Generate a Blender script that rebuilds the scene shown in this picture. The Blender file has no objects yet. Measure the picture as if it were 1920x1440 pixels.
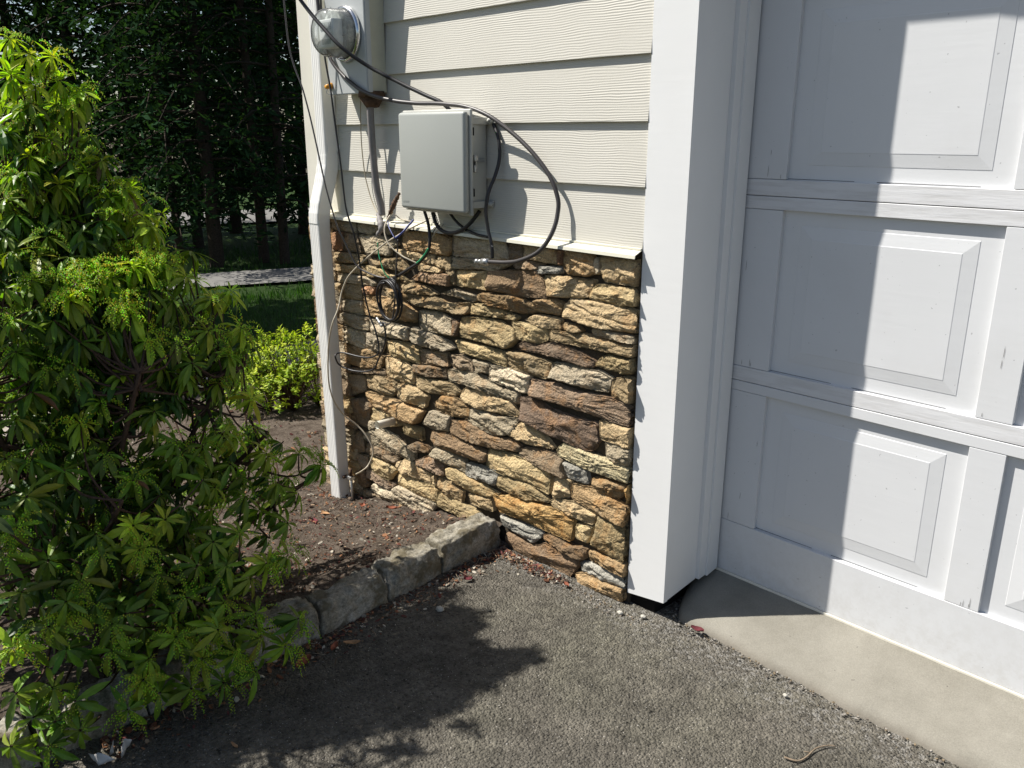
import bpy, bmesh, math, random
from mathutils import Vector, Matrix, noise
R=math.radians
sc=bpy.context.scene; col=sc.collection
# ---------------------------------------------------------------- camera, light
cam_d=bpy.data.cameras.new('camera'); cam=bpy.data.objects.new('camera',cam_d); col.objects.link(cam)
sc.camera=cam; cam_d.sensor_width=36; cam_d.lens=36*1560/1920; cam_d.clip_start=.02; cam_d.clip_end=600
CAMP=Vector((1.4884,-1.9528,1.4736)); cam.location=CAMP
_p=math.atan2(471,1560); _y=math.atan2(1550,math.hypot(1560,471))
fh=Vector((-math.cos(_y),math.sin(_y),0)); fw=fh*math.cos(_p)+Vector((0,0,-1))*math.sin(_p)
cam.rotation_euler=fw.to_track_quat('-Z','Y').to_euler()
rt=Vector((math.sin(_y),math.cos(_y),0)); up=rt.cross(fw)
w=bpy.data.worlds.new('World'); sc.world=w; w.use_nodes=True
nt=w.node_tree; bg=nt.nodes['Background']; sky=nt.nodes.new('ShaderNodeTexSky'); sky.sky_type='NISHITA'; sky.sun_disc=False
SD=Vector((-1.48,-1.0,2.25)).normalized()
sky.sun_elevation=math.asin(SD.z); sky.sun_rotation=math.atan2(SD.x,SD.y)%(2*math.pi); sky.air_density=1.0; sky.dust_density=1.2
nt.links.new(sky.outputs[0],bg.inputs[0]); bg.inputs[1].default_value=0.058
sd=bpy.data.lights.new('sun','SUN'); sd.energy=4.6; sd.angle=R(.53); sd.color=(1,.955,.88)
so=bpy.data.objects.new('sun',sd); col.objects.link(so); so.rotation_euler=SD.to_track_quat('Z','Y').to_euler(); so.location=(-6,-4,9)
sc.view_settings.view_transform='Standard'; sc.view_settings.look='None'; sc.view_settings.exposure=0.80; sc.view_settings.gamma=1
sc.view_settings.use_curve_mapping=False
sc.cycles.max_bounces=8; sc.cycles.transparent_max_bounces=12
STONES=[('g',0.038,[(-1.658,1.139),(-1.471,1.136),(-1.469,1.078),(-1.67,1.075)]),('g',0.038,[(-1.459,1.137),(-1.307,1.146),(-1.315,1.091),(-1.368,1.08),(-1.465,1.081)]),('g',0.038,[(-1.3,1.142),(-1.123,1.151),(-1.146,1.111),(-1.203,1.094),(-1.264,1.091)]),('r',0.038,[(-1.667,1.066),(-1.57,1.072),(-1.579,0.995),(-1.663,0.991)]),('b',0.038,[(-1.566,1.07),(-1.469,1.074),(-1.445,0.999),(-1.575,0.993)]),('g',0.041,[(-1.458,1.07),(-1.335,1.079),(-1.212,1.069),(-1.188,1.054),(-1.239,1.037),(-1.245,1.005),(-1.406,1.004),(-1.44,1.048)]),('o',0.042,[(-1.148,1.107),(-0.978,1.125),(-0.861,1.108),(-0.853,1.066),(-0.875,1.045),(-1.156,1.041)]),('t',0.038,[(-1.207,1.038),(-1.161,1.036),(-0.955,1.036),(-0.951,1.001),(-1.058,1.004),(-1.173,1.014)]),('t',0.041,[(-1.652,0.979),(-1.567,0.987),(-1.431,0.988),(-1.426,0.955),(-1.652,0.938)]),('t',0.039,[(-1.379,0.98),(-1.318,0.991),(-1.158,1.003),(-1.126,0.97),(-1.144,0.951),(-1.347,0.957)]),('t',0.038,[(-0.949,1.035),(-0.862,1.042),(-0.861,0.988),(-0.951,0.999)]),('t',0.038,[(-1.058,1.002),(-0.91,0.988),(-0.92,0.977),(-1.06,0.969)]),('t',0.039,[(-1.655,0.93),(-1.441,0.943),(-1.42,0.91),(-1.646,0.899)]),('y',0.038,[(-1.419,0.945),(-1.29,0.949),(-1.262,0.928),(-1.168,0.933),(-1.131,0.921),(-1.345,0.91),(-1.415,0.901)]),('k',0.041,[(-1.046,0.965),(-0.86,0.977),(-0.877,0.931),(-1.109,0.928)]),('g',0.038,[(-1.649,0.891),(-1.423,0.902),(-1.359,0.882),(-1.364,0.87),(-1.649,0.854)]),('t',0.038,[(-1.65,0.847),(-1.458,0.862),(-1.452,0.797),(-1.653,0.783)]),('r',0.038,[(-1.451,0.859),(-1.36,0.864),(-1.371,0.831),(-1.453,0.829)]),('t',0.038,[(-1.177,0.911),(-1.127,0.921),(-1.003,0.91),(-0.946,0.89),(-0.988,0.88),(-1.172,0.873)]),('t',0.039,[(-1.302,0.867),(-1.174,0.869),(-1.18,0.834),(-1.267,0.835)]),('g',0.038,[(-1.636,0.783),(-1.453,0.793),(-1.45,0.734),(-1.638,0.728)]),('o',0.04,[(-1.443,0.819),(-1.182,0.842),(-1.087,0.799),(-1.093,0.76),(-1.28,0.747),(-1.435,0.739)]),('t',0.038,[(-1.169,0.867),(-0.956,0.88),(-0.844,0.856),(-0.838,0.841),(-1.081,0.829),(-1.16,0.847)]),('g',0.042,[(-0.845,1.122),(-0.568,1.125),(-0.549,1.064),(-0.649,1.054),(-0.848,1.048)]),('b',0.039,[(-0.565,1.123),(-0.488,1.121),(-0.488,1.072),(-0.55,1.064)]),('t',0.041,[(-0.482,1.12),(-0.346,1.121),(-0.312,1.072),(-0.422,1.074),(-0.481,1.078)]),('r',0.039,[(-0.328,1.119),(-0.305,1.12),(-0.309,1.073),(-0.33,1.074)]),('g',0.039,[(-0.857,1.041),(-0.748,1.047),(-0.652,1.046),(-0.537,1.056),(-0.581,1.03),(-0.633,1.015),(-0.697,1.015),(-0.859,0.998)]),('b',0.038,[(-0.538,1.052),(-0.461,1.07),(-0.388,1.069),(-0.412,1.047),(-0.52,1.037)]),('y',0.042,[(-0.828,0.996),(-0.663,1.011),(-0.664,0.946),(-0.83,0.941)]),('t',0.038,[(-0.882,0.993),(-0.839,0.994),(-0.841,0.939),(-0.877,0.947)]),('n',0.043,[(-0.656,1.014),(-0.429,1.044),(-0.387,1.012),(-0.367,0.959),(-0.481,0.947),(-0.654,0.947)]),('G',0.041,[(-0.434,1.041),(-0.409,1.058),(-0.307,1.066),(-0.309,1.044),(-0.426,1.032)]),('o',0.046,[(-0.295,1.121),(-0.186,1.122),(-0.161,1.083),(-0.16,1.064),(-0.203,1.049),(-0.279,1.048),(-0.298,1.071)]),('g',0.038,[(-0.173,1.112),(-0.156,1.112),(-0.146,1.063),(-0.163,1.059)]),('t',0.044,[(-0.149,1.117),(0.005,1.116),(0.029,1.121),(0.031,1.051),(-0.009,1.043),(-0.129,1.042),(-0.147,1.081)]),('t',0.041,[(-0.386,1.031),(-0.325,1.037),(-0.216,1.037),(-0.168,1.041),(-0.196,0.985),(-0.223,0.979),(-0.366,0.964)]),('y',0.041,[(-0.159,1.031),(-0.024,1.034),(0.014,1.004),(0.026,0.997),(0.013,0.985),(-0.071,0.976),(-0.192,0.983),(-0.189,1.0)]),('t',0.043,[(-0.264,0.974),(-0.042,0.974),(0.025,0.97),(0.025,0.906),(-0.015,0.903),(-0.139,0.898),(-0.292,0.906),(-0.295,0.942)]),('o',0.04,[(-0.433,0.942),(-0.348,0.96),(-0.301,0.951),(-0.307,0.912),(-0.401,0.906),(-0.451,0.909)]),('o',0.041,[(-0.693,0.932),(-0.532,0.945),(-0.445,0.93),(-0.427,0.918),(-0.407,0.904),(-0.475,0.889),(-0.652,0.894),(-0.708,0.909)]),('g',0.038,[(-0.844,0.925),(-0.717,0.915),(-0.732,0.894),(-0.929,0.9)]),('t',0.04,[(-0.929,0.86),(-0.759,0.888),(-0.769,0.844),(-0.836,0.833),(-0.995,0.83)]),('y',0.041,[(-0.749,0.886),(-0.706,0.889),(-0.588,0.887),(-0.506,0.872),(-0.522,0.858),(-0.616,0.856),(-0.672,0.851),(-0.753,0.846)]),('t',0.039,[(-0.477,0.869),(-0.421,0.896),(-0.312,0.897),(-0.304,0.865),(-0.366,0.856),(-0.446,0.861)]),('t',0.04,[(-0.299,0.888),(-0.235,0.887),(-0.212,0.872),(-0.252,0.865),(-0.299,0.867)]),('y',0.043,[(-0.802,0.827),(-0.684,0.842),(-0.603,0.842),(-0.533,0.825),(-0.514,0.791),(-0.554,0.755),(-0.623,0.752),(-0.816,0.753),(-0.811,0.808)]),('y',0.041,[(-0.54,0.853),(-0.365,0.867),(-0.364,0.817),(-0.411,0.798),(-0.511,0.798)]),('g',0.041,[(-1.061,0.813),(-0.945,0.825),(-0.873,0.808),(-0.847,0.747),(-0.885,0.745),(-1.059,0.74)]),('d',0.038,[(-0.87,0.808),(-0.821,0.806),(-0.829,0.75),(-0.847,0.751)]),('y',0.04,[(-0.848,0.734),(-0.733,0.735),(-0.566,0.735),(-0.566,0.685),(-0.656,0.69),(-0.819,0.691)]),('t',0.041,[(-0.556,0.745),(-0.5,0.752),(-0.35,0.742),(-0.354,0.691),(-0.382,0.682),(-0.557,0.687)]),('d',0.039,[(-0.518,0.77),(-0.484,0.794),(-0.4,0.796),(-0.346,0.816),(-0.286,0.81),(-0.224,0.802),(-0.154,0.784),(-0.166,0.766),(-0.199,0.756),(-0.297,0.765),(-0.395,0.766),(-0.51,0.761)]),('t',0.043,[(-0.355,0.853),(-0.215,0.867),(-0.002,0.859),(0.017,0.866),(0.031,0.836),(0.009,0.829),(-0.141,0.825),(-0.299,0.822),(-0.357,0.819)]),('g',0.042,[(-0.173,0.889),(-0.147,0.895),(-0.075,0.894),(-0.005,0.891),(0.029,0.892),(0.03,0.875),(-0.01,0.869),(-0.172,0.869)]),('y',0.043,[(-0.127,0.811),(-0.106,0.817),(-0.01,0.817),(0.032,0.823),(0.032,0.784),(-0.039,0.769),(-0.159,0.774),(-0.152,0.783)]),('l',0.041,[(-0.343,0.745),(-0.295,0.751),(-0.138,0.757),(-0.09,0.744),(-0.098,0.699),(-0.196,0.69),(-0.352,0.696)]),('t',0.044,[(-0.083,0.745),(-0.027,0.765),(0.004,0.759),(0.035,0.747),(0.032,0.691),(-0.021,0.682),(-0.087,0.691)]),('p',0.044,[(-0.445,0.667),(-0.325,0.676),(-0.22,0.67),(-0.087,0.683),(0.035,0.658),(0.031,0.631),(0.001,0.61),(-0.062,0.606),(-0.15,0.608),(-0.289,0.614),(-0.445,0.608)]),('l',0.041,[(-0.652,0.676),(-0.549,0.683),(-0.448,0.677),(-0.455,0.612),(-0.53,0.611),(-0.658,0.62)]),('g',0.04,[(-0.746,0.678),(-0.659,0.678),(-0.659,0.64),(-0.727,0.636)]),('b',0.039,[(-0.886,0.668),(-0.811,0.68),(-0.753,0.667),(-0.745,0.632),(-0.859,0.621)]),('b',0.038,[(-1.074,0.655),(-0.965,0.667),(-0.894,0.672),(-0.889,0.619),(-1.059,0.601)]),('g',0.041,[(-0.893,0.61),(-0.729,0.631),(-0.572,0.594),(-0.563,0.57),(-0.619,0.565),(-0.806,0.57),(-0.888,0.567)]),('g',0.038,[(-0.58,0.603),(-0.509,0.605),(-0.509,0.56),(-0.558,0.563)]),('t',0.04,[(-0.798,0.557),(-0.692,0.568),(-0.545,0.558),(-0.515,0.53),(-0.504,0.515),(-0.592,0.505),(-0.694,0.498),(-0.796,0.507),(-0.824,0.517)]),('o',0.043,[(-0.93,0.496),(-0.827,0.507),(-0.762,0.484),(-0.776,0.441),(-0.903,0.424),(-0.972,0.433),(-0.975,0.459)]),('t',0.041,[(-1.302,0.586),(-1.162,0.582),(-1.11,0.559),(-1.106,0.504),(-1.204,0.496),(-1.297,0.501)]),('l',0.041,[(-1.404,0.723),(-1.337,0.729),(-1.142,0.73),(-1.135,0.679),(-1.182,0.675),(-1.401,0.662)]),('l',0.043,[(-1.132,0.724),(-1.103,0.741),(-0.995,0.734),(-0.879,0.717),(-0.849,0.7),(-0.9,0.68),(-1.042,0.671),(-1.121,0.68)]),('g',0.038,[(-1.634,0.719),(-1.583,0.723),(-1.415,0.725),(-1.416,0.675),(-1.477,0.665),(-1.636,0.669)]),('l',0.039,[(-1.439,0.66),(-1.384,0.662),(-1.296,0.65),(-1.335,0.593),(-1.446,0.588)]),('g',0.038,[(-1.624,0.656),(-1.449,0.66),(-1.452,0.587),(-1.623,0.589)]),('y',0.04,[(-1.28,0.653),(-1.169,0.666),(-1.071,0.658),(-1.064,0.599),(-1.156,0.591),(-1.292,0.597)]),('o',0.04,[(-1.616,0.581),(-1.429,0.587),(-1.308,0.58),(-1.344,0.522),(-1.457,0.499),(-1.612,0.496)]),('b',0.039,[(-1.121,0.583),(-0.973,0.606),(-0.898,0.611),(-0.902,0.57),(-1.06,0.549),(-1.12,0.547)]),('b',0.038,[(-1.609,0.472),(-1.323,0.523),(-1.302,0.5),(-1.421,0.482),(-1.607,0.45)]),('t',0.041,[(-1.458,0.47),(-1.298,0.492),(-1.223,0.49),(-1.257,0.419),(-1.319,0.412),(-1.446,0.417)]),('t',0.044,[(-1.235,0.476),(-1.174,0.496),(-1.089,0.493),(-1.024,0.472),(-1.044,0.418),(-1.15,0.415),(-1.223,0.426)]),('t',0.038,[(-1.108,0.534),(-1.011,0.546),(-0.863,0.561),(-0.826,0.533),(-0.849,0.511),(-1.014,0.488),(-1.1,0.487)]),('b',0.038,[(-1.608,0.443),(-1.463,0.463),(-1.457,0.399),(-1.611,0.335)]),('o',0.046,[(-1.462,0.395),(-1.376,0.403),(-1.222,0.408),(-1.053,0.401),(-1.098,0.339),(-1.168,0.326),(-1.284,0.329),(-1.402,0.341),(-1.456,0.365)]),('y',0.039,[(-1.416,0.331),(-1.274,0.333),(-1.163,0.318),(-1.259,0.282),(-1.438,0.265)]),('b',0.038,[(-1.594,0.328),(-1.473,0.359),(-1.422,0.332),(-1.453,0.261),(-1.452,0.223),(-1.592,0.225)]),('y',0.038,[(-1.182,0.325),(-1.071,0.321),(-1.066,0.272),(-1.138,0.266),(-1.212,0.27)]),('l',0.04,[(-1.015,0.413),(-0.881,0.424),(-0.896,0.357),(-1.001,0.338),(-1.059,0.35)]),('n',0.043,[(-0.888,0.404),(-0.782,0.433),(-0.656,0.403),(-0.547,0.42),(-0.495,0.406),(-0.508,0.382),(-0.657,0.358),(-0.784,0.351),(-0.886,0.354)]),('g',0.043,[(-0.756,0.49),(-0.617,0.491),(-0.498,0.509),(-0.547,0.436),(-0.633,0.413),(-0.752,0.419),(-0.776,0.439)]),('t',0.044,[(-0.546,0.467),(-0.478,0.504),(-0.392,0.488),(-0.328,0.445),(-0.443,0.427),(-0.558,0.433)]),('D',0.046,[(-0.495,0.593),(-0.443,0.605),(-0.361,0.582),(-0.239,0.577),(-0.143,0.584),(-0.134,0.526),(-0.155,0.487),(-0.213,0.477),(-0.359,0.493),(-0.482,0.514)]),('t',0.042,[(-0.133,0.599),(-0.042,0.598),(0.041,0.604),(0.04,0.54),(0.018,0.537),(-0.126,0.535)]),('g',0.041,[(-0.107,0.531),(-0.029,0.535),(0.038,0.534),(0.039,0.482),(-0.026,0.47),(-0.098,0.481)]),('Y',0.043,[(-0.294,0.474),(-0.243,0.477),(-0.141,0.474),(-0.078,0.472),(0.029,0.465),(0.035,0.428),(-0.0,0.419),(-0.189,0.413),(-0.308,0.428),(-0.318,0.444)]),('b',0.041,[(-0.508,0.377),(-0.484,0.404),(-0.389,0.425),(-0.288,0.429),(-0.292,0.385),(-0.272,0.354),(-0.337,0.356),(-0.441,0.356)]),('G',0.042,[(-0.287,0.41),(-0.183,0.411),(-0.17,0.366),(-0.213,0.36),(-0.266,0.364)]),('y',0.044,[(-0.658,0.354),(-0.496,0.365),(-0.341,0.36),(-0.345,0.321),(-0.349,0.269),(-0.396,0.274),(-0.477,0.279),(-0.603,0.271),(-0.677,0.281)]),('n',0.044,[(-0.996,0.333),(-0.879,0.351),(-0.753,0.338),(-0.668,0.332),(-0.678,0.295),(-0.754,0.281),(-0.975,0.276),(-1.012,0.295)]),('g',0.039,[(-0.978,0.267),(-0.887,0.272),(-0.8,0.266),(-0.799,0.214),(-0.889,0.215),(-0.997,0.229)]),('G',0.041,[(-0.789,0.257),(-0.63,0.274),(-0.613,0.263),(-0.631,0.21),(-0.697,0.209),(-0.8,0.203)]),('y',0.042,[(-0.612,0.259),(-0.521,0.269),(-0.452,0.28),(-0.385,0.257),(-0.346,0.239),(-0.457,0.212),(-0.549,0.207),(-0.618,0.214)]),('g',0.039,[(-1.508,0.186),(-1.391,0.245),(-1.254,0.24),(-1.199,0.212),(-1.126,0.204),(-1.128,0.165),(-1.18,0.16),(-1.294,0.161),(-1.448,0.157),(-1.506,0.164)]),('g',0.038,[(-1.453,0.261),(-1.387,0.273),(-1.389,0.245),(-1.453,0.216)]),('b',0.04,[(-1.486,0.142),(-1.406,0.151),(-1.278,0.161),(-1.209,0.161),(-1.27,0.111),(-1.337,0.104),(-1.498,0.098)]),('y',0.041,[(-1.459,0.094),(-1.281,0.096),(-1.258,0.081),(-1.314,0.019),(-1.395,0.011),(-1.46,0.032)]),('p',0.041,[(-1.495,0.014),(-1.456,0.025),(-1.383,0.007),(-1.275,0.013),(-1.285,-0.017),(-1.33,-0.029),(-1.418,-0.019),(-1.49,-0.024)]),('p',0.042,[(-1.124,0.167),(-1.039,0.213),(-0.987,0.222),(-0.926,0.203),(-0.935,0.154),(-1.042,0.154),(-1.114,0.151)]),('b',0.04,[(-1.175,0.219),(-1.111,0.255),(-1.036,0.258),(-1.023,0.233),(-1.114,0.208)]),('t',0.041,[(-1.269,0.114),(-1.189,0.157),(-1.062,0.148),(-1.002,0.14),(-1.018,0.1),(-1.101,0.093),(-1.22,0.092)]),('y',0.042,[(-1.242,0.078),(-1.192,0.089),(-1.117,0.093),(-1.082,0.082),(-1.006,0.099),(-0.976,0.081),(-0.995,0.027),(-1.049,0.021),(-1.216,0.015),(-1.246,0.023)]),('l',0.043,[(-1.274,-0.001),(-1.234,0.022),(-1.041,0.019),(-0.988,0.015),(-1.026,-0.038),(-1.07,-0.054),(-1.163,-0.061),(-1.258,-0.051)]),('l',0.041,[(-1.469,-0.059),(-1.433,-0.032),(-1.363,-0.03),(-1.26,-0.034),(-1.277,-0.066),(-1.342,-0.069),(-1.466,-0.074)]),('t',0.039,[(-1.008,0.133),(-0.983,0.15),(-0.975,0.097),(-1.002,0.1)]),('t',0.041,[(-0.974,0.147),(-0.89,0.136),(-0.818,0.125),(-0.826,0.075),(-0.892,0.076),(-0.969,0.097)]),('y',0.041,[(-0.915,0.197),(-0.881,0.214),(-0.791,0.199),(-0.683,0.191),(-0.608,0.183),(-0.662,0.154),(-0.793,0.14),(-0.913,0.161)]),('t',0.041,[(-0.782,0.13),(-0.652,0.153),(-0.638,0.103),(-0.683,0.096),(-0.767,0.094)]),('y',0.042,[(-0.955,0.083),(-0.818,0.075),(-0.723,0.069),(-0.746,0.014),(-0.811,0.007),(-0.9,0.012),(-0.989,0.013),(-0.984,0.052)]),('O',0.047,[(-0.64,0.177),(-0.596,0.18),(-0.544,0.204),(-0.474,0.208),(-0.315,0.225),(-0.23,0.217),(-0.243,0.128),(-0.301,0.129),(-0.352,0.128),(-0.487,0.126),(-0.602,0.118)]),('G',0.043,[(-0.6,0.102),(-0.491,0.11),(-0.385,0.113),(-0.382,0.097),(-0.422,0.057),(-0.477,0.057),(-0.592,0.07)]),('k',0.044,[(-0.564,0.045),(-0.504,0.048),(-0.407,0.05),(-0.367,0.076),(-0.276,0.076),(-0.214,0.068),(-0.213,0.039),(-0.249,-0.017),(-0.3,-0.025),(-0.406,-0.026),(-0.518,-0.023),(-0.553,0.003)]),('t',0.043,[(-0.343,0.249),(-0.323,0.263),(-0.234,0.281),(-0.174,0.277),(-0.136,0.27),(-0.144,0.227),(-0.227,0.219),(-0.322,0.217)]),('t',0.04,[(-0.327,0.343),(-0.262,0.351),(-0.251,0.291),(-0.325,0.264)]),('o',0.045,[(-0.24,0.346),(-0.139,0.361),(-0.094,0.354),(0.017,0.328),(0.032,0.284),(-0.006,0.267),(-0.113,0.272),(-0.241,0.29)]),('o',0.042,[(-0.157,0.389),(-0.099,0.407),(-0.022,0.402),(-0.02,0.373),(-0.048,0.353),(-0.11,0.351),(-0.152,0.375)]),('O',0.044,[(-0.018,0.399),(0.034,0.415),(0.035,0.36),(0.015,0.347),(-0.012,0.366)]),('y',0.044,[(-0.126,0.267),(-0.062,0.261),(-0.002,0.262),(0.034,0.271),(0.038,0.147),(0.015,0.134),(-0.156,0.15),(-0.13,0.207)]),('y',0.041,[(-0.221,0.202),(-0.152,0.215),(-0.162,0.151),(-0.22,0.149)]),('n',0.042,[(-0.378,0.105),(-0.331,0.124),(-0.242,0.113),(-0.169,0.127),(-0.178,0.085),(-0.204,0.071),(-0.279,0.078),(-0.37,0.087)]),('o',0.042,[(-0.157,0.129),(-0.111,0.132),(-0.009,0.137),(0.029,0.131),(0.022,0.1),(-0.007,0.09),(-0.086,0.086),(-0.156,0.094)]),('G',0.041,[(-0.199,0.066),(-0.145,0.086),(-0.063,0.084),(0.015,0.083),(0.015,0.05),(-0.027,0.044),(-0.184,0.036)]),('b',0.038,[(-1.596,0.183),(-1.51,0.183),(-1.492,0.099),(-1.585,0.072)]),('b',0.038,[(-1.586,0.069),(-1.472,0.086),(-1.474,0.022),(-1.575,-0.004)]),('n',0.038,[(-1.576,-0.009),(-1.505,0.007),(-1.477,-0.063),(-1.576,-0.097)]),('b',0.038,[(-1.576,-0.102),(-1.479,-0.081),(-1.421,-0.091),(-1.572,-0.152)]),('o',0.046,[(-0.219,0.017),(-0.175,0.037),(-0.057,0.042),(0.021,0.043),(0.023,0.006),(-0.032,-0.008),(-0.125,-0.023),(-0.198,-0.017)])]
CABLES={'fat':('black',0.007,[(-1.399,-0.3,1.995),(-1.393,-0.26,1.93),(-1.304,-0.24,1.844),(-1.213,-0.215,1.764),(-1.149,-0.15,1.7),(-1.09,-0.12,1.669),(-1.061,-0.1,1.652),(-0.949,-0.07,1.605),(-0.863,-0.05,1.574),(-0.825,-0.035,1.538)]),'loop':('black2',0.007,[(-1.512,-0.12,2.01),(-1.493,-0.125,1.916),(-1.474,-0.125,1.821),(-1.431,-0.125,1.743),(-1.37,-0.12,1.687),(-1.275,-0.12,1.636),(-1.175,-0.115,1.603),(-1.066,-0.1,1.583),(-0.962,-0.085,1.573),(-0.798,-0.075,1.566),(-0.695,-0.07,1.552),(-0.596,-0.065,1.523),(-0.512,-0.055,1.477),(-0.425,-0.05,1.419),(-0.355,-0.045,1.354),(-0.315,-0.045,1.286),(-0.307,-0.05,1.236),(-0.312,-0.07,1.176),(-0.344,-0.09,1.121),(-0.41,-0.1,1.086),(-0.485,-0.1,1.07),(-0.584,-0.1,1.061)]),'drop':('greyc',0.0032,[(-1.582,-0.22,1.971),(-1.589,-0.21,1.814),(-1.572,-0.2,1.718),(-1.532,-0.19,1.62),(-1.485,-0.18,1.442),(-1.432,-0.18,1.272),(-1.406,-0.16,1.133),(-1.38,-0.14,1.056),(-1.339,-0.12,0.969),(-1.289,-0.1,0.941),(-1.246,-0.085,0.931),(-1.202,-0.08,0.93)]),'loopb':('black',0.0036,[(-1.466,-0.13,1.968),(-1.469,-0.13,1.857),(-1.455,-0.135,1.753),(-1.42,-0.14,1.627),(-1.396,-0.14,1.472),(-1.377,-0.14,1.333),(-1.358,-0.14,1.192),(-1.328,-0.13,1.091),(-1.33,-0.11,0.984),(-1.332,-0.1,0.886),(-1.308,-0.09,0.768),(-1.271,-0.09,0.708),(-1.253,-0.09,0.655),(-1.26,-0.09,0.616),(-1.308,-0.09,0.589),(-1.38,-0.1,0.579),(-1.457,-0.12,0.584),(-1.483,-0.14,0.583),(-1.474,-0.16,0.572),(-1.481,-0.14,0.534),(-1.423,-0.12,0.516),(-1.346,-0.1,0.522),(-1.293,-0.09,0.544),(-1.27,-0.085,0.584),(-1.241,-0.085,0.623),(-1.211,-0.085,0.673),(-1.211,-0.085,0.721),(-1.227,-0.085,0.749)]),'white':('cream',0.0032,[(-0.972,-0.03,1.175),(-0.988,-0.05,1.158),(-1.055,-0.07,1.127),(-1.12,-0.09,1.093),(-1.189,-0.1,1.055),(-1.284,-0.1,1.005),(-1.356,-0.11,0.955),(-1.411,-0.12,0.907),(-1.442,-0.13,0.847),(-1.43,-0.16,0.782),(-1.428,-0.19,0.731),(-1.45,-0.2,0.65),(-1.47,-0.2,0.55),(-1.472,-0.2,0.461),(-1.459,-0.19,0.387),(-1.447,-0.15,0.316),(-1.422,-0.11,0.271),(-1.383,-0.09,0.23),(-1.353,-0.08,0.179),(-1.353,-0.08,0.138),(-1.364,-0.1,0.096),(-1.358,-0.14,0.081),(-1.35,-0.17,0.08)]),'whiteb':('cream',0.003,[(-1.173,-0.05,1.182),(-1.178,-0.07,1.161),(-1.173,-0.09,1.133),(-1.161,-0.1,1.102),(-1.136,-0.1,1.068),(-1.1,-0.09,1.041),(-1.058,-0.08,1.022),(-1.019,-0.06,1.004)]),'flag':('black',0.006,[(-0.964,-0.06,1.2),(-0.931,-0.07,1.158),(-0.911,-0.08,1.112),(-0.916,-0.085,1.064),(-0.953,-0.09,1.024),(-1.02,-0.09,0.991),(-1.096,-0.085,0.955),(-1.145,-0.08,0.937)]),'down':('black2',0.003,[(-1.093,-0.09,1.089),(-1.106,-0.09,1.006),(-1.116,-0.095,0.903),(-1.133,-0.095,0.806),(-1.161,-0.09,0.761),(-1.198,-0.085,0.745),(-1.223,-0.085,0.75)]),'ua':('black',0.007,[(-0.917,-0.06,1.2),(-0.9,-0.06,1.163),(-0.862,-0.055,1.135),(-0.808,-0.055,1.134),(-0.755,-0.055,1.151),(-0.712,-0.05,1.182),(-0.684,-0.04,1.217)]),'ub':('black',0.005,[(-0.833,-0.05,1.203),(-0.804,-0.045,1.175),(-0.753,-0.045,1.151),(-0.682,-0.06,1.141),(-0.603,-0.075,1.14)]),'uc':('black',0.006,[(-0.633,-0.02,1.502),(-0.597,-0.03,1.455),(-0.586,-0.035,1.402),(-0.589,-0.05,1.346),(-0.59,-0.08,1.291),(-0.595,-0.09,1.228),(-0.586,-0.09,1.168),(-0.57,-0.09,1.125),(-0.566,-0.09,1.074)]),'thin':('black',0.0015,[(-0.905,-0.06,1.2),(-0.891,-0.06,1.175),(-0.885,-0.06,1.16),(-0.904,-0.07,1.131),(-0.906,-0.08,1.094)]),'tail':('ivory',0.002,[(-0.867,-0.05,1.161),(-0.895,-0.07,1.126),(-0.922,-0.08,1.09)]),'conduit':('conduit',0.014,[(-1.261,-0.07,1.602),(-1.27,-0.065,1.51),(-1.273,-0.06,1.393),(-1.268,-0.055,1.274),(-1.252,-0.05,1.204),(-1.245,-0.05,1.165)]),'gwire':('ivory',0.0022,[(-1.355,-0.05,1.605),(-1.379,-0.04,1.472),(-1.384,-0.03,1.33),(-1.349,-0.03,1.228),(-1.291,-0.04,1.17)]),'green':('greenw',0.0024,[(-1.242,-0.08,1.063),(-1.238,-0.08,1.022),(-1.216,-0.085,0.983),(-1.194,-0.085,0.95),(-1.174,-0.08,0.931)]),'greenb':('greenw',0.0032,[(-0.897,-0.1,1.075),(-0.913,-0.1,1.056),(-0.946,-0.1,1.03),(-0.969,-0.1,1.014)]),'blue':('bluew',0.004,[(-1.046,-0.05,1.163),(-1.054,-0.07,1.141),(-1.061,-0.09,1.118),(-1.093,-0.1,1.096)]),'blueb':('bluew',0.0022,[(-1.182,-0.07,1.155),(-1.145,-0.09,1.127),(-1.1,-0.1,1.096)]),'tan':('ivory',0.002,[(-1.146,-0.06,1.177),(-1.123,-0.05,1.16),(-1.07,-0.04,1.155)])}
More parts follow.
